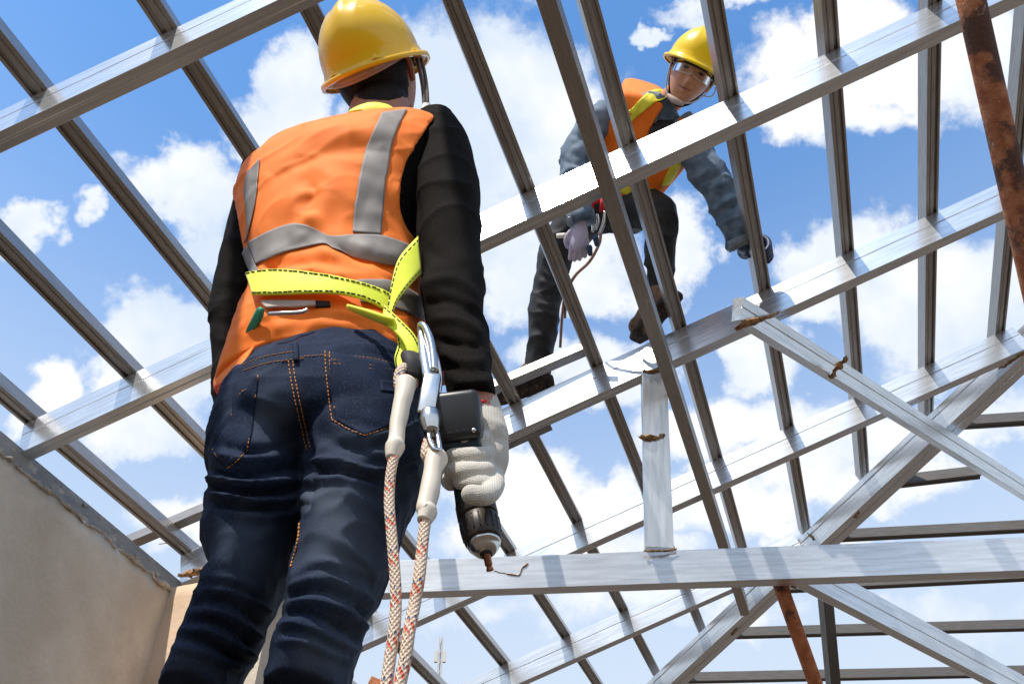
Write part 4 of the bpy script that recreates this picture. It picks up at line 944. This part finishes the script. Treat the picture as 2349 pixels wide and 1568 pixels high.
# ---- harness --------------------------------------------------------
har=link('safety_harness',decal(belt_bvh,[(583,637),(640,636),(700,641),(760,650),(820,664),(870,682),(900,702)],[(596,694),(650,693),(720,690),(780,692),(830,704),(865,722),(888,740)],.0155,.003,70,10),M_fluo,man)
har['label']='fluorescent yellow safety harness webbing round the waist'
def hst(pts,off=.0180,r=.0009): link('strap_stitching',stitch(belt_bvh,pts,r,off,8,3),M_thread,har)
hst([(587,642),(640,641),(700,646),(760,655),(820,669),(870,687),(895,705)]); hst([(598,689),(650,688),(720,685),(780,687),(830,698),(866,716)])
def ribbon(c1,c2,th=.0025,nv=6):
    """webbing between two edge curves of world points"""
    A=cr_interp([tuple(p) for p in c1],6); B=cr_interp([tuple(p) for p in c2],6); rows=[[Vector(a_)*(1-t)+Vector(b_)*t for t in np.linspace(0,1,nv)] for a_,b_ in zip(A,B)]
    n=nv; vs=[p for r in rows for p in r]; fs=[(i*n+j,i*n+j+1,(i+1)*n+j+1,(i+1)*n+j) for i in range(len(rows)-1) for j in range(n-1)]
    return apply_mods(from_py(vs,fs),[('SOLIDIFY',dict(thickness=th,offset=0))])
def edge_stitch(c1,c2,t,name='strap_stitching'):
    A=cr_interp([tuple(p) for p in c1],14); B=cr_interp([tuple(p) for p in c2],14); P=[Vector(a_)*(1-t)+Vector(b_)*t for a_,b_ in zip(A,B)]; P=[p+(CAM-p).normalized()*.002 for p in P]
    mes=[tube([P[i],P[i+1],P[min(i+2,len(P)-1)]],.0009,5,1) for i in range(0,len(P)-2,3)]
    link(name,join_me(mes),M_thread,har)
Yb=.815
s1=[at(958,542,Y=.825),at(915,592,Y=.81),at(898,650,Y=.80),at(888,712,Y=.795)]; s2=[at(966,628,Y=.83),at(940,655,Y=.81),at(912,690,Y=.80),at(898,722,Y=.795)]
link('shoulder_strap',ribbon(s1,s2),M_fluo,har); edge_stitch(s1,s2,.1); edge_stitch(s1,s2,.9)
s3=[at(882,700,Y=.79),at(930,745,Y=.785),at(955,775,Y=.785),at(972,820,Y=.79)]; s4=[at(876,738,Y=.79),at(912,768,Y=.785),at(932,800,Y=.785),at(940,850,Y=.79)]
link('leg_strap',ribbon(s3,s4),M_fluo,har); edge_stitch(s3,s4,.12)
s5=[at(905,748,Y=.80),at(912,790,Y=.797),at(905,820,Y=.795),at(908,842,Y=.795)]; s6=[at(932,765,Y=.80),at(945,800,Y=.797),at(930,828,Y=.795),at(928,850,Y=.795)]
link('leg_strap',ribbon(s5,s6),M_fluo,har); edge_stitch(s5,s6,.12)
link('strap_twist',tube([at(800,705,Y=.80),at(850,722,Y=.79),at(885,735,Y=.785),at(905,740,Y=.785)],[.006,.009,.010,.008],12,5,flat=.5),M_fluo,har)
link('collar_strap',decal(bvh_of(body.data),[(815,264),(838,253),(860,249),(885,254),(900,264)],[(806,272),(835,268),(860,268),(890,268),(908,270)],.012,.003,24,5),M_fluo,har)
# webbing keeper and side buckle
link('black_keeper',tube([at(945,822,Y=.80),at(958,840,Y=.79),at(955,872,Y=.79)],[.017,.021,.016],16,5,flat=.6),M_thread,har)
bk=link('side_buckle',sheet([[at(594,700,Y=.815),at(606,706,Y=.81)],[at(578,735,Y=.83),at(598,742,Y=.83)],[at(562,762,Y=.85),at(574,768,Y=.85)]],.005),M_green,har); bk['label']='green metal side buckle'
link('belt_webbing',decal(full_bvh,[(604,698),(660,696),(730,697)],[(614,720),(660,716),(730,712)],.009,.003,20,5),M_strap,har)
link('belt_bar',tube([at(616,720,Y=.805),at(650,718,Y=.80),at(690,716,Y=.80),at(706,710,Y=.80)],.003,10,5),M_steel,har)
link('belt_pad',decal(full_bvh,[(722,694),(760,696)],[(724,712),(760,710)],.005,.004,8,5),M_thread,har)

# ================================================================== lanyard, hooks
lan=empty('safety_lanyard',at(940,840,Y=.79),'twin braided rope lanyard with pale sleeves and a steel hook, hanging from the harness','lanyard')
def P3(l): return [at(x,y,Y=Y) for x,y,Y in l]
r1=P3([(905,1040,.765),(896,1090,.765),(893,1150,.765),(898,1220,.765),(904,1290,.765),(908,1360,.765),(906,1430,.765),(896,1500,.765),(885,1580,.765),(875,1660,.765)])
r2=P3([(978,1180,.775),(970,1240,.775),(962,1320,.77),(950,1390,.77),(938,1450,.765),(930,1510,.765),(915,1580,.765),(905,1660,.765)])
link('rope',tube(r1,.0056,14,8,uv=True),M_rope,lan); link('rope',tube(r2,.0060,14,8,uv=True),M_rope,lan)
link('rope_eye',tube(P3([(928,842,.78),(918,852,.775),(914,875,.775),(922,895,.775),(945,886,.79),(950,868,.79)]),.0062,12,6,uv=True),M_rope,lan)
link('rope_eye',tube(P3([(983,1010,.785),(978,1030,.78),(980,1050,.78),(1000,1050,.785),(1008,1035,.79)]),.0062,12,6,uv=True),M_rope,lan)
def sleeve_tube(l,r):
    me=tube(P3(l),r,20,6,flat=.85)
    for v in me.vertices: v.co+=Vector((1,0,0))*.0015*noise.noise(v.co*40)
    return link('rope_sleeve',me,M_sleev,lan)
sleeve_tube([(930,878,.775),(926,910,.772),(915,960,.77),(908,1010,.768),(906,1025,.767),(899,1052,.766)],[.014,.0125,.0115,.0105,.0125,.0075])
sleeve_tube([(1001,1050,.785),(992,1085,.78),(985,1130,.778),(976,1165,.776),(980,1172,.776),(972,1195,.775)],[.016,.0115,.0125,.0115,.012,.0085])
hook=link('carabiner',tube(P3([(965,760,.785),(964,745,.78),(974,748,.776),(986,775,.775),(993,810,.775),(996,850,.775)]),[.004,.004,.0045,.005,.005,.005],12,6),M_steel,lan)
link('hook_spine',tube(P3([(966,758,.785),(972,800,.78),(980,850,.778),(984,865,.778)]),[.0035,.005,.0055,.0055],12,6,flat=1.4),M_steel,hook)
link('hook_gate',rbox(at(985,905,Y=.775),(.0105,.006,.030),.003,Matrix.Rotation(.06,3,'Y')),M_steel,hook)
link('hook_swivel',tube(P3([(986,945,.775),(987,965,.775),(990,990,.775)]),[.011,.0125,.009],16,5),M_steel,hook)
link('hook_shackle',tube(P3([(984,985,.775),(986,1010,.772),(997,1030,.770),(1008,1030,.772),(1006,1008,.774),(1000,985,.776)]),.0034,10,6),M_steel,hook)
link('hook_lever',tube(P3([(1008,905,.79),(1010,870,.79),(1003,830,.785),(992,790,.785),(985,772,.785)]),[.003,.005,.006,.005,.003],10,5,flat=.6),M_steel,hook)

# ================================================================== glove and drill
gl=[]
YG=.845
def G(l): return [at(x,y,Y=Y) for x,y,Y in l]
gl.append(capsule(G([(1102,938,.848),(1104,965,.848),(1108,1000,.848)]),[.0265,.029,.032],24))
gl.append(capsule(G([(1090,1000,.852),(1088,1040,.852),(1088,1080,.852)]),[.026,.028,.025],24))
gl.append(capsule(G([(1110,1000,.854),(1114,1045,.854),(1108,1085,.854)]),[.0285,.0285,.025],24))
fing=[([(1110,1002,.842),(1100,1006,.812),(1064,1010,.806),(1036,1015,.816),(1028,1026,.835)],.0112),
 ([(1114,1038,.842),(1110,1044,.810),(1066,1046,.804),(1034,1048,.815),(1030,1060,.835)],.0112),
 ([(1116,1070,.842),(1114,1078,.810),(1070,1080,.804),(1042,1080,.815),(1036,1092,.832)],.0110),
 ([(1112,1094,.844),(1116,1106,.812),(1080,1106,.808),(1056,1106,.818)],.0104),
 ([(1130,1090,.846),(1134,1116,.815),(1112,1136,.792),(1082,1134,.786)],.0130)]
for pts,r in fing: gl.append(capsule(G(pts),[r*.98]+[r*.90]*(len(pts)-2)+[r*.84],14,4))
gl.append(capsule(G([(1062,1060,.862),(1042,1082,.862),(1032,1098,.850),(1034,1106,.842)]),[.014,.0125,.0115,.010],14,4))
gm=remesh(join_me(gl),.0020,2,.5)
fold(gm,[],nz=[(55,.0012,(1,1,1))])
glove=link('work_glove',gm,M_glove,man); glove['label']='white knitted glove with a red cuff edge'
link('cuff_edge',tube([at(1098+30*math.cos(t),930+9*math.sin(t)-4*math.cos(t),Y=.848+.030*math.sin(t)) for t in np.linspace(0,2*math.pi,25)],.0022,8,2,cap=False),M_red,glove)
drill=empty('cordless_drill',at(1095,1060,Y=.85),'black cordless drill with a copper bit, held pointing down in the white glove','drill')
bc=at(1052,962,Y=.80); 
Mb=Matrix((Vector((1,-.10,.10)).normalized(),Vector((.1,.72,-.70)).normalized(),Vector((-.03,.70,.72)).normalized())).transposed()
# orthonormalise
x_=Vector((1,-.12,.06)).normalized(); y_=Vector((.1,.93,.36)); y_=(y_-x_*y_.dot(x_)).normalized(); z_=x_.cross(y_)
Mb=Matrix((x_,y_,z_)).transposed()
bat=link('battery',rbox(bc,(.0275,.022,.030),.008,Mb,4),M_black,drill)
link('battery_lower',rbox(bc-z_*.024+y_*.008,(.0245,.020,.016),.005,Mb),M_teal,bat)
f0=bc-y_*.0225
for k,(u,v,r) in enumerate(((-.019,-.022,.0028),(.019,-.022,.0028),(-.008,-.022,.0012),(0,-.021,.0012),(.008,-.021,.0012))):
    p=f0+x_*u+z_*v; link('screw_recess',ellipsoid(p,(r,r*.4,r),14,8,Mb),M_steel if k==1 else M_thread,bat)
link('rating_label',rbox(bc-z_*.0405-y_*.002,(.013,.006,.0012),.001,Mb),M_label,bat)
# handle runs from the battery into the fist, then the motor body and chuck point down
hp=[bc+y_*.015,at(1072,1000,Y=.835),at(1082,1050,Y=.846),at(1080,1100,Y=.852)]
link('handle',tube(hp,[.018,.0165,.0165,.02],20,5),M_black,drill)
ax0=at(1074,1085,Y=.842); ax1=at(1116,1272,Y=.832); ad=(ax1-ax0).normalized(); AL=(ax1-ax0).length
def axp(t): return ax0+(ax1-ax0)*t
mot=link('motor_housing',tube([axp(-.15),axp(0),axp(.15),axp(.32),axp(.40)],[.018,.0195,.0205,.0215,.0222],32,1),M_teal,drill)
link('torque_collar',tube([axp(.40),axp(.42),axp(.56),axp(.575)],[.0218,.0230,.0230,.0218],40,1),M_chuck,drill)
chk=link('chuck',tube([axp(.585),axp(.60),axp(.72),axp(.84),axp(.86)],[.0212,.0224,.0220,.0205,.0185],40,1),M_chuck,drill)
s_=ad.cross(Vector((0,0,1))).normalized(); u_=s_.cross(ad).normalized(); gr=[]
for k in range(18):
    t=2*math.pi*k/18; q=s_*math.cos(t)+u_*math.sin(t); gr.append(tube([axp(.63)+q*.0222,axp(.72)+q*.0218,axp(.80)+q*.0209],[.0010]*3,6,2))
for g_ in gr: link('grip_rib',g_,M_black,chk)
link('chuck_nose',tube([axp(.86),axp(.88),axp(.90),axp(.905),axp(.94),axp(.965),axp(.985)],[.0186,.0186,.0178,.0160,.0150,.0125,.0100],32,1),M_steel,drill)
link('chuck_jaw',tube([axp(.98),axp(1.005)],[.0075,.0065],16,1),M_chuck,drill)
bt=at(1125,1310,Y=.842)
bitb=link('screwdriver_bit',tube([axp(.98),axp(.98)*.6+bt*.4,axp(.98)*.35+bt*.65,axp(.98)*.3+bt*.7,axp(.98)*.05+bt*.95,bt],[.0045,.0042,.0042,.0030,.0042,.0012],10,3),M_bit,drill)
# numbers on the torque collar
def text_mesh(s,size):
    cu=bpy.data.curves.new('t','FONT'); cu.body=s; cu.size=size; cu.extrude=.0002; o=bpy.data.objects.new('t',cu); COL.objects.link(o)
    dg=bpy.context.evaluated_depsgraph_get(); dg.update(); me=bpy.data.meshes.new_from_object(o.evaluated_get(dg)); bpy.data.objects.remove(o); return me
def collar_text(s,ang,t,size=.0085):
    me=text_mesh(s,size); q=(s_*math.cos(ang)+u_*math.sin(ang)); X=ad.cross(q).normalized(); 
    M=Matrix((X,ad,q)).transposed().to_4x4(); 
    me.transform(Matrix.Translation(Vector((-size*.3,-size*.35,0)))); M.translation=axp(t)+q*.0232
    # upside down for the camera, as in the photograph
    me.transform(M@Matrix.Rotation(0,4,'Z')); return me
cam_side=(CAM-axp(.48)); cam_side-=ad*cam_side.dot(ad); cam_side.normalize(); a0=math.atan2(cam_side.dot(u_),cam_side.dot(s_))
for s,da in (('1',-.35),('3',.05),('5',.45)):
    link('collar_number',collar_text(s,a0+da,.47),M_white,mot,smooth=False)
# ================================================================== the second worker, crouching on the roof
mn2=empty('person',hitk(1235,890,RD+PD),'worker in blue denim jacket, orange vest and clear goggles crouching on the purlins','person')
def Q(l): return [at(x,y,d=d) for x,y,d in l]
S1=(R_*.88-U_*.47); 
def trings(l,grow=0,e=2.2):
    out=[]
    for (x,y,d,hw,t) in l: out.append((at(x,y,d=d),S1*(hw+grow),F_*(t+grow),e))
    return out
tor=[(1398,480,3.97,.150,.125),(1410,440,3.93,.158,.13),(1430,395,3.87,.170,.13),(1458,345,3.80,.185,.13),(1482,300,3.74,.190,.12),(1497,272,3.70,.175,.105),(1510,250,3.67,.110,.08),(1520,232,3.65,.075,.065)]
def tloft(grow,rng=None,n=44,e=2.2):
    R=cr_interp(tor if rng is None else tor[rng[0]:rng[1]],4)
    return ring_loft([(at(x,y,d=d),S1*(hw+grow),F_*(t+grow),e) for x,y,d,hw,t in R],n)
M2=frame(at(1586,172,d=3.50),-ray(1586,176)+U_*.20+R_*.10,U_*.88+R_*.44)@Matrix.Diagonal((1.07,1.07,1.07,1))
b2=[head_mesh(M2),tube([at(1505,262,d=3.70),at(1530,238,d=3.66),at(1560,210,d=3.60),M2@Vector((0,-.02,-.02))],[.075,.056,.054,.056],24,4),
 remesh(tloft(-.03,n=24),.012,1),tube(Q([(1392,262,3.74),(1322,370,3.64),(1330,492,3.54)]),[.04,.036,.026],14,4),tube(Q([(1590,335,3.69),(1664,465,3.60),(1705,560,3.60)]),[.04,.036,.026],14,4),
 tube(Q([(1370,475,3.95),(1275,580,3.92),(1236,860,3.86)]),[.06,.045,.035],14,4),tube(Q([(1430,475,3.93),(1515,500,3.74),(1512,660,3.78)]),[.06,.045,.035],14,4)]
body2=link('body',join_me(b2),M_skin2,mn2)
jk=remesh(join_me([tloft(0),
  tube(Q([(1402,252,3.79),(1372,277,3.73),(1340,325,3.68),(1322,372,3.64),(1322,420,3.59),(1328,460,3.56),(1332,500,3.54)]),[.055,.072,.072,.070,.064,.058,.054],32,4),
  tube(Q([(1572,320,3.76),(1602,362,3.69),(1640,420,3.64),(1668,482,3.60),(1690,535,3.58),(1700,562,3.58)]),[.055,.074,.070,.062,.056,.054],32,4)]),.008,3)
f2=[([(1300,330),(1340,350),(1360,330)],8,.010),([(1290,365),(1330,380),(1365,350)],7,-.010),([(1290,400),(1320,395),(1358,370)],7,.010),([(1295,420),(1325,412),(1355,395)],6,-.009),([(1290,440),(1330,440),(1362,420)],7,.009),([(1330,270),(1350,300),(1400,300)],8,.008),([(1300,300),(1330,315),(1380,310)],7,-.009),
 ([(1590,400),(1620,390),(1660,360)],7,.010),([(1600,420),(1640,405),(1670,385)],6,-.009),([(1610,440),(1650,425),(1685,410)],7,.010),([(1625,455),(1660,445),(1690,430)],6,-.009),([(1635,475),(1670,460),(1700,450)],7,.010),([(1645,495),(1675,480),(1706,470)],6,-.009),([(1655,515),(1685,500),(1710,490)],6,.008),([(1560,395),(1600,380),(1640,340)],8,-.008)]
fold(jk,f2,nz=[(10,.008,(1,1,1)),(28,.003,(1,1,1)),(-7,.012,(1,1,1.4))])
jkt=link('denim_jacket',jk,M_jack,mn2); jkt['label']='blue denim jacket with snap buttons at the cuff'
jbv=bvh_of(jk)
link('cuff',tube(Q([(1331,486,3.545),(1334,512,3.535)]),[.0575,.0575],28,2),M_jack,jkt); link('cuff',tube(Q([(1694,545,3.578),(1703,566,3.575)]),[.058,.057],28,2),M_cuff,jkt)
for x,y in ((1331,500),(1333,515)): link('snap_button',ellipsoid(at(x-24,y,d=3.49),(.007,.007,.005),14,8),M_steel,jkt)
link('cuff_placket',tube(Q([(1305,478,3.497),(1308,518,3.487)]),[.011,.011],10,2,flat=.4),M_cuff,jkt)
# open collar
col=[[at(1500,262,d=3.60),at(1512,240,d=3.585),at(1526,222,d=3.59),at(1540,212,d=3.61)],[at(1488,288,d=3.58),at(1500,265,d=3.565),at(1515,246,d=3.57),at(1532,235,d=3.60)]]
cc=[[at(1504,258,d=3.61),at(1513,238,d=3.60),at(1526,216,d=3.62)],[at(1497,276,d=3.61),at(1506,256,d=3.59),at(1518,238,d=3.60)],[at(1500,288,d=3.61),at(1509,274,d=3.59),at(1512,258,d=3.60)]]
link('collar',sheet(cc,.005),M_cuff,jkt)
cc=[[at(1585,252,d=3.60),at(1566,262,d=3.59),at(1545,280,d=3.585)],[at(1590,266,d=3.60),at(1568,280,d=3.58),at(1540,296,d=3.575)]]
link('collar',sheet(cc,.005),M_cuff,jkt)
link('undershirt',sheet([[at(1495,285,d=3.60),at(1520,268,d=3.615),at(1548,275,d=3.60)],[at(1490,305,d=3.59),at(1515,300,d=3.59),at(1540,300,d=3.59)],[at(1485,330,d=3.59),at(1505,325,d=3.59),at(1525,320,d=3.59)]]),M_bpant,jkt)
# vest
def tl2(g): 
    R=cr_interp([(1402,462,3.95,.158,.13)]+tor[1:6]+[(1508,256,3.68,.135,.088)],5); return ring_loft([(at(x,y,d=d),S1*(hw+g),F_*(t+g),2.3) for x,y,d,hw,t in R],56)
v2=remesh(tl2(.027),.008,3); fold(v2,[([(1440,200),(1420,260),(1400,300)],10,.006),([(1560,340),(1540,390),(1500,430)],10,.006)],nz=[(9,.006,(1,1,1))])
v2f=v2.copy()
def keep2(c):
    x,y,d=px_of(c)
    k=~in_poly(x,y,[(1330,150),(1418,205),(1405,260),(1392,300),(1380,345),(1386,400),(1360,440),(1260,440),(1260,150)])
    k&=~in_poly(x,y,[(1700,200),(1600,262),(1596,300),(1590,345),(1585,385),(1640,420),(1750,400)])
    k&=~in_poly(x,y,[(1512,256),(1488,300),(1484,345),(1500,345),(1530,318),(1562,268),(1545,240),(1525,236)])|((c-np.array(at(1500,300,d=3.70)))@Fa>0)
    return k
v2c=apply_mods(cut(v2,keep2),[('SOLIDIFY',dict(thickness=.005,offset=1))])
ve2=link('safety_vest',v2c,M_vest,mn2); ve2['label']='orange vest with yellow bands'
vb2=bvh_of(v2f)
M_yel=mat('yellow_band',(.80,.72,.03),.6,0,(.85,.80,.05),40)
link('vest_shoulder',sheet([[at(1428,176,d=3.86),at(1470,184,d=3.80),at(1528,204,d=3.70)],[at(1424,212,d=3.70),at(1462,212,d=3.66),at(1512,214,d=3.62)],[at(1418,272,d=3.60),at(1450,262,d=3.58),at(1494,244,d=3.575)]],.006),M_vest,ve2)
link('yellow_band',decal(bvh_of(v2f,bpy.data.objects['vest_shoulder'].data),[(1530,206),(1478,222),(1440,262),(1412,300)],[(1534,222),(1500,240),(1455,275),(1425,318)],.014,.003,24,6),M_yel,ve2)
link('yellow_band',decal(vb2,[(1548,352),(1530,392),(1512,426)],[(1574,352),(1556,385),(1535,420)],.009,.003,14,6),M_yel,ve2)
link('yellow_band',decal(vb2,[(1398,400),(1440,425),(1500,428)],[(1396,425),(1440,448),(1495,446)],.009,.003,20,5),M_yel,ve2)
link('yellow_band',decal(vb2,[(1572,262),(1580,300)],[(1590,258),(1596,298)],.009,.003,8,5),M_yel,ve2)
# trousers
pt2=remesh(join_me([ring_loft([(at(x,y,d=d),(R_*.97-U_*.2)*hw,F_*t,2.2) for x,y,d,hw,t in cr_interp([(1405,440,3.93,.14,.12),(1400,475,3.95,.16,.135),(1395,505,3.94,.12,.11)],4)],40),
 tube(Q([(1380,470,3.95),(1330,505,3.93),(1285,560,3.92),(1264,630,3.90),(1250,710,3.88),(1240,790,3.87),(1236,862,3.86)]),[.115,.105,.085,.073,.070,.062,.056],32,4),
 tube(Q([(1400,478,3.94),(1450,478,3.86),(1495,480,3.77),(1518,500,3.73),(1516,560,3.74),(1513,620,3.76),(1512,668,3.78)]),[.115,.105,.088,.074,.066,.058,.050],32,4)]),.008,3)
fold(pt2,[([(1230,640),(1270,655),(1300,650)],7,.010),([(1228,665),(1260,675),(1296,672)],6,-.009),([(1225,690),(1260,700),(1290,690)],7,.009),([(1222,720),(1250,730),(1285,722)],6,-.008),([(1215,780),(1250,770),(1275,790)],7,.007),([(1470,600),(1510,610),(1540,600)],7,.008),([(1475,640),(1510,650),(1540,640)],6,-.008),([(1208,840),(1240,845),(1268,835)],6,.008)],nz=[(9,.007,(1,1,1)),(26,.003,(1,1,1)),(-6,.010,(1,1,1.6))])
o=link('trousers',pt2,M_bpant,mn2); o['label']='black denim trousers'
# boots with treaded soles
def boot2(heel,toe,ank):
    h,t=Vector(heel),Vector(toe); d=(t-h).normalized(); s=d.cross(N_).normalized(); t=h+d*.20; n=N_
    m=remesh(join_me([capsule([ank,h+n*.10+d*.015,h+n*.045+d*.02],[.056,.058,.052],22),capsule([h+n*.048,h+d*.09+n*.050,h+d*.165+n*.038],[.050,.056,.050],24),ellipsoid(h+d*.175+n*.044,(.054,.054,.042),20,14)]),.006,3)
    o=link('boot',m,M_boot,mn2)
    R=[(h-d*.055,.028),(h-d*.04,.044),(h+d*.02,.050),(h+d*.08,.047),(h+d*.14,.056),(h+d*.20,.052),(h+d*.235,.032)]
    vs=ring_loft([(c+n*.010,s*w_,n*.012,5) for c,w_ in R],28); sl_=link('sole',vs,M_sole,o)
    tr=[]
    for k in range(11):
        c=h-d*.03+d*.022*k; w_=float(np.interp((c-h).dot(d),[-.045,.02,.08,.14,.215],[.036,.048,.044,.053,.034]))
        tr.append(box_me(c-n*.003,(.006,w_*.85,.005),Matrix((d,s,n)).transposed()@Matrix.Rotation(.25 if k%2 else -.25,3,'Z')))
    for q in tr: link('tread_lug',q,M_sole,sl_,smooth=False)
hb=RD+PD+.006
boot2(hitk(1244,884,hb),hitk(1150,912,hb),at(1236,852,d=3.86)); boot2(hitk(1538,694,hb),hitk(1478,762,hb),at(1512,668,d=3.78))
# gloves
hg=hand(at(1333,512,d=3.53),-U_*1-R_*.10-F_*.05,-1,-F_,1.0,.28); gm2=remesh(hg,.004,2)
g1=link('work_glove',gm2,M_glov2,mn2); g1['label']='mauve knitted glove with dark rubber fingertips, hanging'
tp=[capsule(Q([(1352,568,3.50),(1354,582,3.50)]),[.0125,.010],12),capsule(Q([(1366,545,3.48),(1369,560,3.48)]),[.0125,.010],12)]
for q in tp: link('rubber_tip',q,M_gtip,g1)
pc=hitk(1728,568,.25); w_=at(1704,562,d=3.58)
fist=[capsule([w_,pc+B_*-.02-A_*.0],[.030,.034],20),capsule([pc-B_*.035-A_*.0,pc+B_*.03],[.036,.034],20)]
for k in range(4):
    c=pc-A_*(.034-.022*k); fist.append(capsule([c+B_*.010+N_*.012,c+B_*.044+N_*.005,c+B_*.056-N_*.028,c+B_*.045-N_*.062,c+B_*.022-N_*.080],[.0125,.0125,.012,.0115,.010],12,3))
fist.append(capsule([pc-B_*.03+A_*.02,pc-B_*.052-N_*.03-A_*.015,pc-B_*.045-N_*.065-A_*.03],[.015,.0135,.0115],12,3))
fm=remesh(join_me(fist),.0045,2); g2=link('work_glove',fm,M_gtip,mn2); g2['label']='dark blue glove gripping the purlin'
# helmet, goggles, strap, face details
H2=M2@Matrix.Translation(Vector((0,-.012,.052)))@Matrix.Rotation(rad(-2),4,'X')@Matrix.Diagonal((.95,.92,.95,1))
hat2=helmet_parts(H2,mn2,M_helm2,'lemon yellow hard hat with a peak over the goggles')
link('headband',band(H2,.090,.115,-.040,-.008,-170,170,.003),M_thread,hat2)
hr2=hair_mesh(M2); link('hair',hr2,M_hair,mn2)
for s in (-1,1):
    e=link('eye',ellipsoid(M2@Vector((s*.030,.0775,.001)),(.0135,.008,.0048),18,10,M2.to_3x3()),M_eye,mn2)
    link('eyebrow',capsule([M2@Vector((s*.014,.0905,.019)),M2@Vector((s*.032,.0895,.024)),M2@Vector((s*.049,.081,.019))],[.0028,.0034,.0018],8,3),M_hair,mn2)
lips=capsule([M2@Vector((-.022,.083,-.070)),M2@Vector((-.010,.0915,-.0715)),M2@Vector((0,.0925,-.0725)),M2@Vector((.010,.0915,-.0715)),M2@Vector((.022,.083,-.069))],[.0018,.0042,.0046,.0042,.0018],8,3); link('lips',lips,M_lip,mn2)
for s in (-1,1): pass
link('mouth_line',capsule([M2@Vector((-.024,.084,-.0685)),M2@Vector((0,.0965,-.0720)),M2@Vector((.024,.084,-.0675))],[.0008,.0011,.0008],6,3),M_hair,mn2)
mst=[]
mg=bpy.data.materials.new('clear_goggle_lens'); mg.use_nodes=True; n_=mg.node_tree.nodes; l_=mg.node_tree.links; n_.clear()
tr_=n_.new('ShaderNodeBsdfTransparent'); tr_.inputs[0].default_value=(.94,.95,.97,1); gs=n_.new('ShaderNodeBsdfGlossy'); gs.inputs['Roughness'].default_value=.06; mx_=n_.new('ShaderNodeMixShader'); fr_=n_.new('ShaderNodeFresnel'); fr_.inputs[0].default_value=1.28
l_.new(fr_.outputs[0],mx_.inputs[0]); l_.new(tr_.outputs[0],mx_.inputs[1]); l_.new(gs.outputs[0],mx_.inputs[2]); oo=n_.new('ShaderNodeOutputMaterial'); l_.new(mx_.outputs[0],oo.inputs[0])
gog=link('safety_goggles',band(M2,.080,.112,-.026,.020,-62,62,0,n=40),mg,mn2); gog['label']='clear wraparound safety goggles'
rim=[]
for z in (-.026,.020): rim.append(tube([M2@Vector((.0805*math.sin(rad(a_)),.1125*math.cos(rad(a_)),z+(.006*math.exp(-(a_/9)**2) if z<0 else 0))) for a_ in np.linspace(-66,66,31)],.0016,8,1))
link('goggle_rim',rim[0],M_white,gog); link('goggle_rim',rim[1],M_thread,gog)
for s in (-1,1): link('goggle_arm',tube([M2@Vector((s*.074,.045,.006)),M2@Vector((s*.080,.015,.006)),M2@Vector((s*.081,-.02,.002))],[.004,.003,.0025],8,3,flat=.5),M_white,gog)
link('chin_strap',tube([H2@Vector((.098,.055,-.030)),M2@Vector((.082,.058,-.03)),M2@Vector((.066,.064,-.085)),M2@Vector((.040,.074,-.118))],[.004,.0036,.0036,.004],8,5,flat=.6),M_white,hat2)
link('chin_cup',capsule([M2@Vector((.040,.078,-.118)),M2@Vector((.012,.094,-.127)),M2@Vector((-.016,.090,-.126))],[.009,.0125,.009],14,4),M_strap,hat2)
link('chin_strap',tube([M2@Vector((-.014,.090,-.125)),M2@Vector((-.050,.070,-.100)),M2@Vector((-.078,.050,-.05)),H2@Vector((-.100,.050,-.030))],[.004,.0036,.0036,.0036],8,5,flat=.6),M_white,hat2)
link('strap_loop',tube([M2@Vector((-.072,.055,-.060)),M2@Vector((-.098,.050,-.052)),M2@Vector((-.106,.045,-.030)),M2@Vector((-.100,.045,-.012))],.0026,8,5),M_white,hat2)
# hardware at the hip and the rope
h2=link('safety_harness',tube(Q([(1340,452,3.80),(1362,462,3.76),(1388,455,3.76)]),[.012,.014,.012],12,4,flat=.5),M_red,mn2); h2['label']='red harness webbing with steel clips at the hip'
for a_,b_ in (((1358,452,3.74),(1356,484,3.74)),((1384,456,3.74),(1380,486,3.74))): link('red_webbing',tube(Q([a_,b_]),[.012,.011],10,2,flat=.4),M_red,h2)
for a_,b_ in (((1352,484,3.73),(1360,532,3.72)),((1388,484,3.73),(1374,538,3.72)),((1370,490,3.73),(1366,526,3.72))): link('steel_clip',tube(Q([a_,((a_[0]+b_[0])/2+4,(a_[1]+b_[1])/2,a_[2]),b_]),[.006,.010,.006],12,4,flat=.6),M_steel,h2)
rp=empty('safety_rope',at(1375,540,d=3.72),'thin brown rope looping from the crouching worker\'s hip down behind his knee','rope')
link('rope_length',tube(Q([(1378,536,3.72),(1374,560,3.72),(1352,600,3.74),(1318,634,3.80),(1296,680,3.98),(1290,720,4.0),(1287,760,4.0),(1285,797,4.0)]),.0068,10,6),M_rope2,rp)
link('rope_length',tube(Q([(1300,640,3.98),(1298,690,4.0),(1296,730,4.0)]),.006,10,6),M_rope2,rp)
link('rope_sleeve',tube(Q([(1278,541,3.78),(1300,540,3.76)]),[.011,.012],12,3),M_sleev,rp)
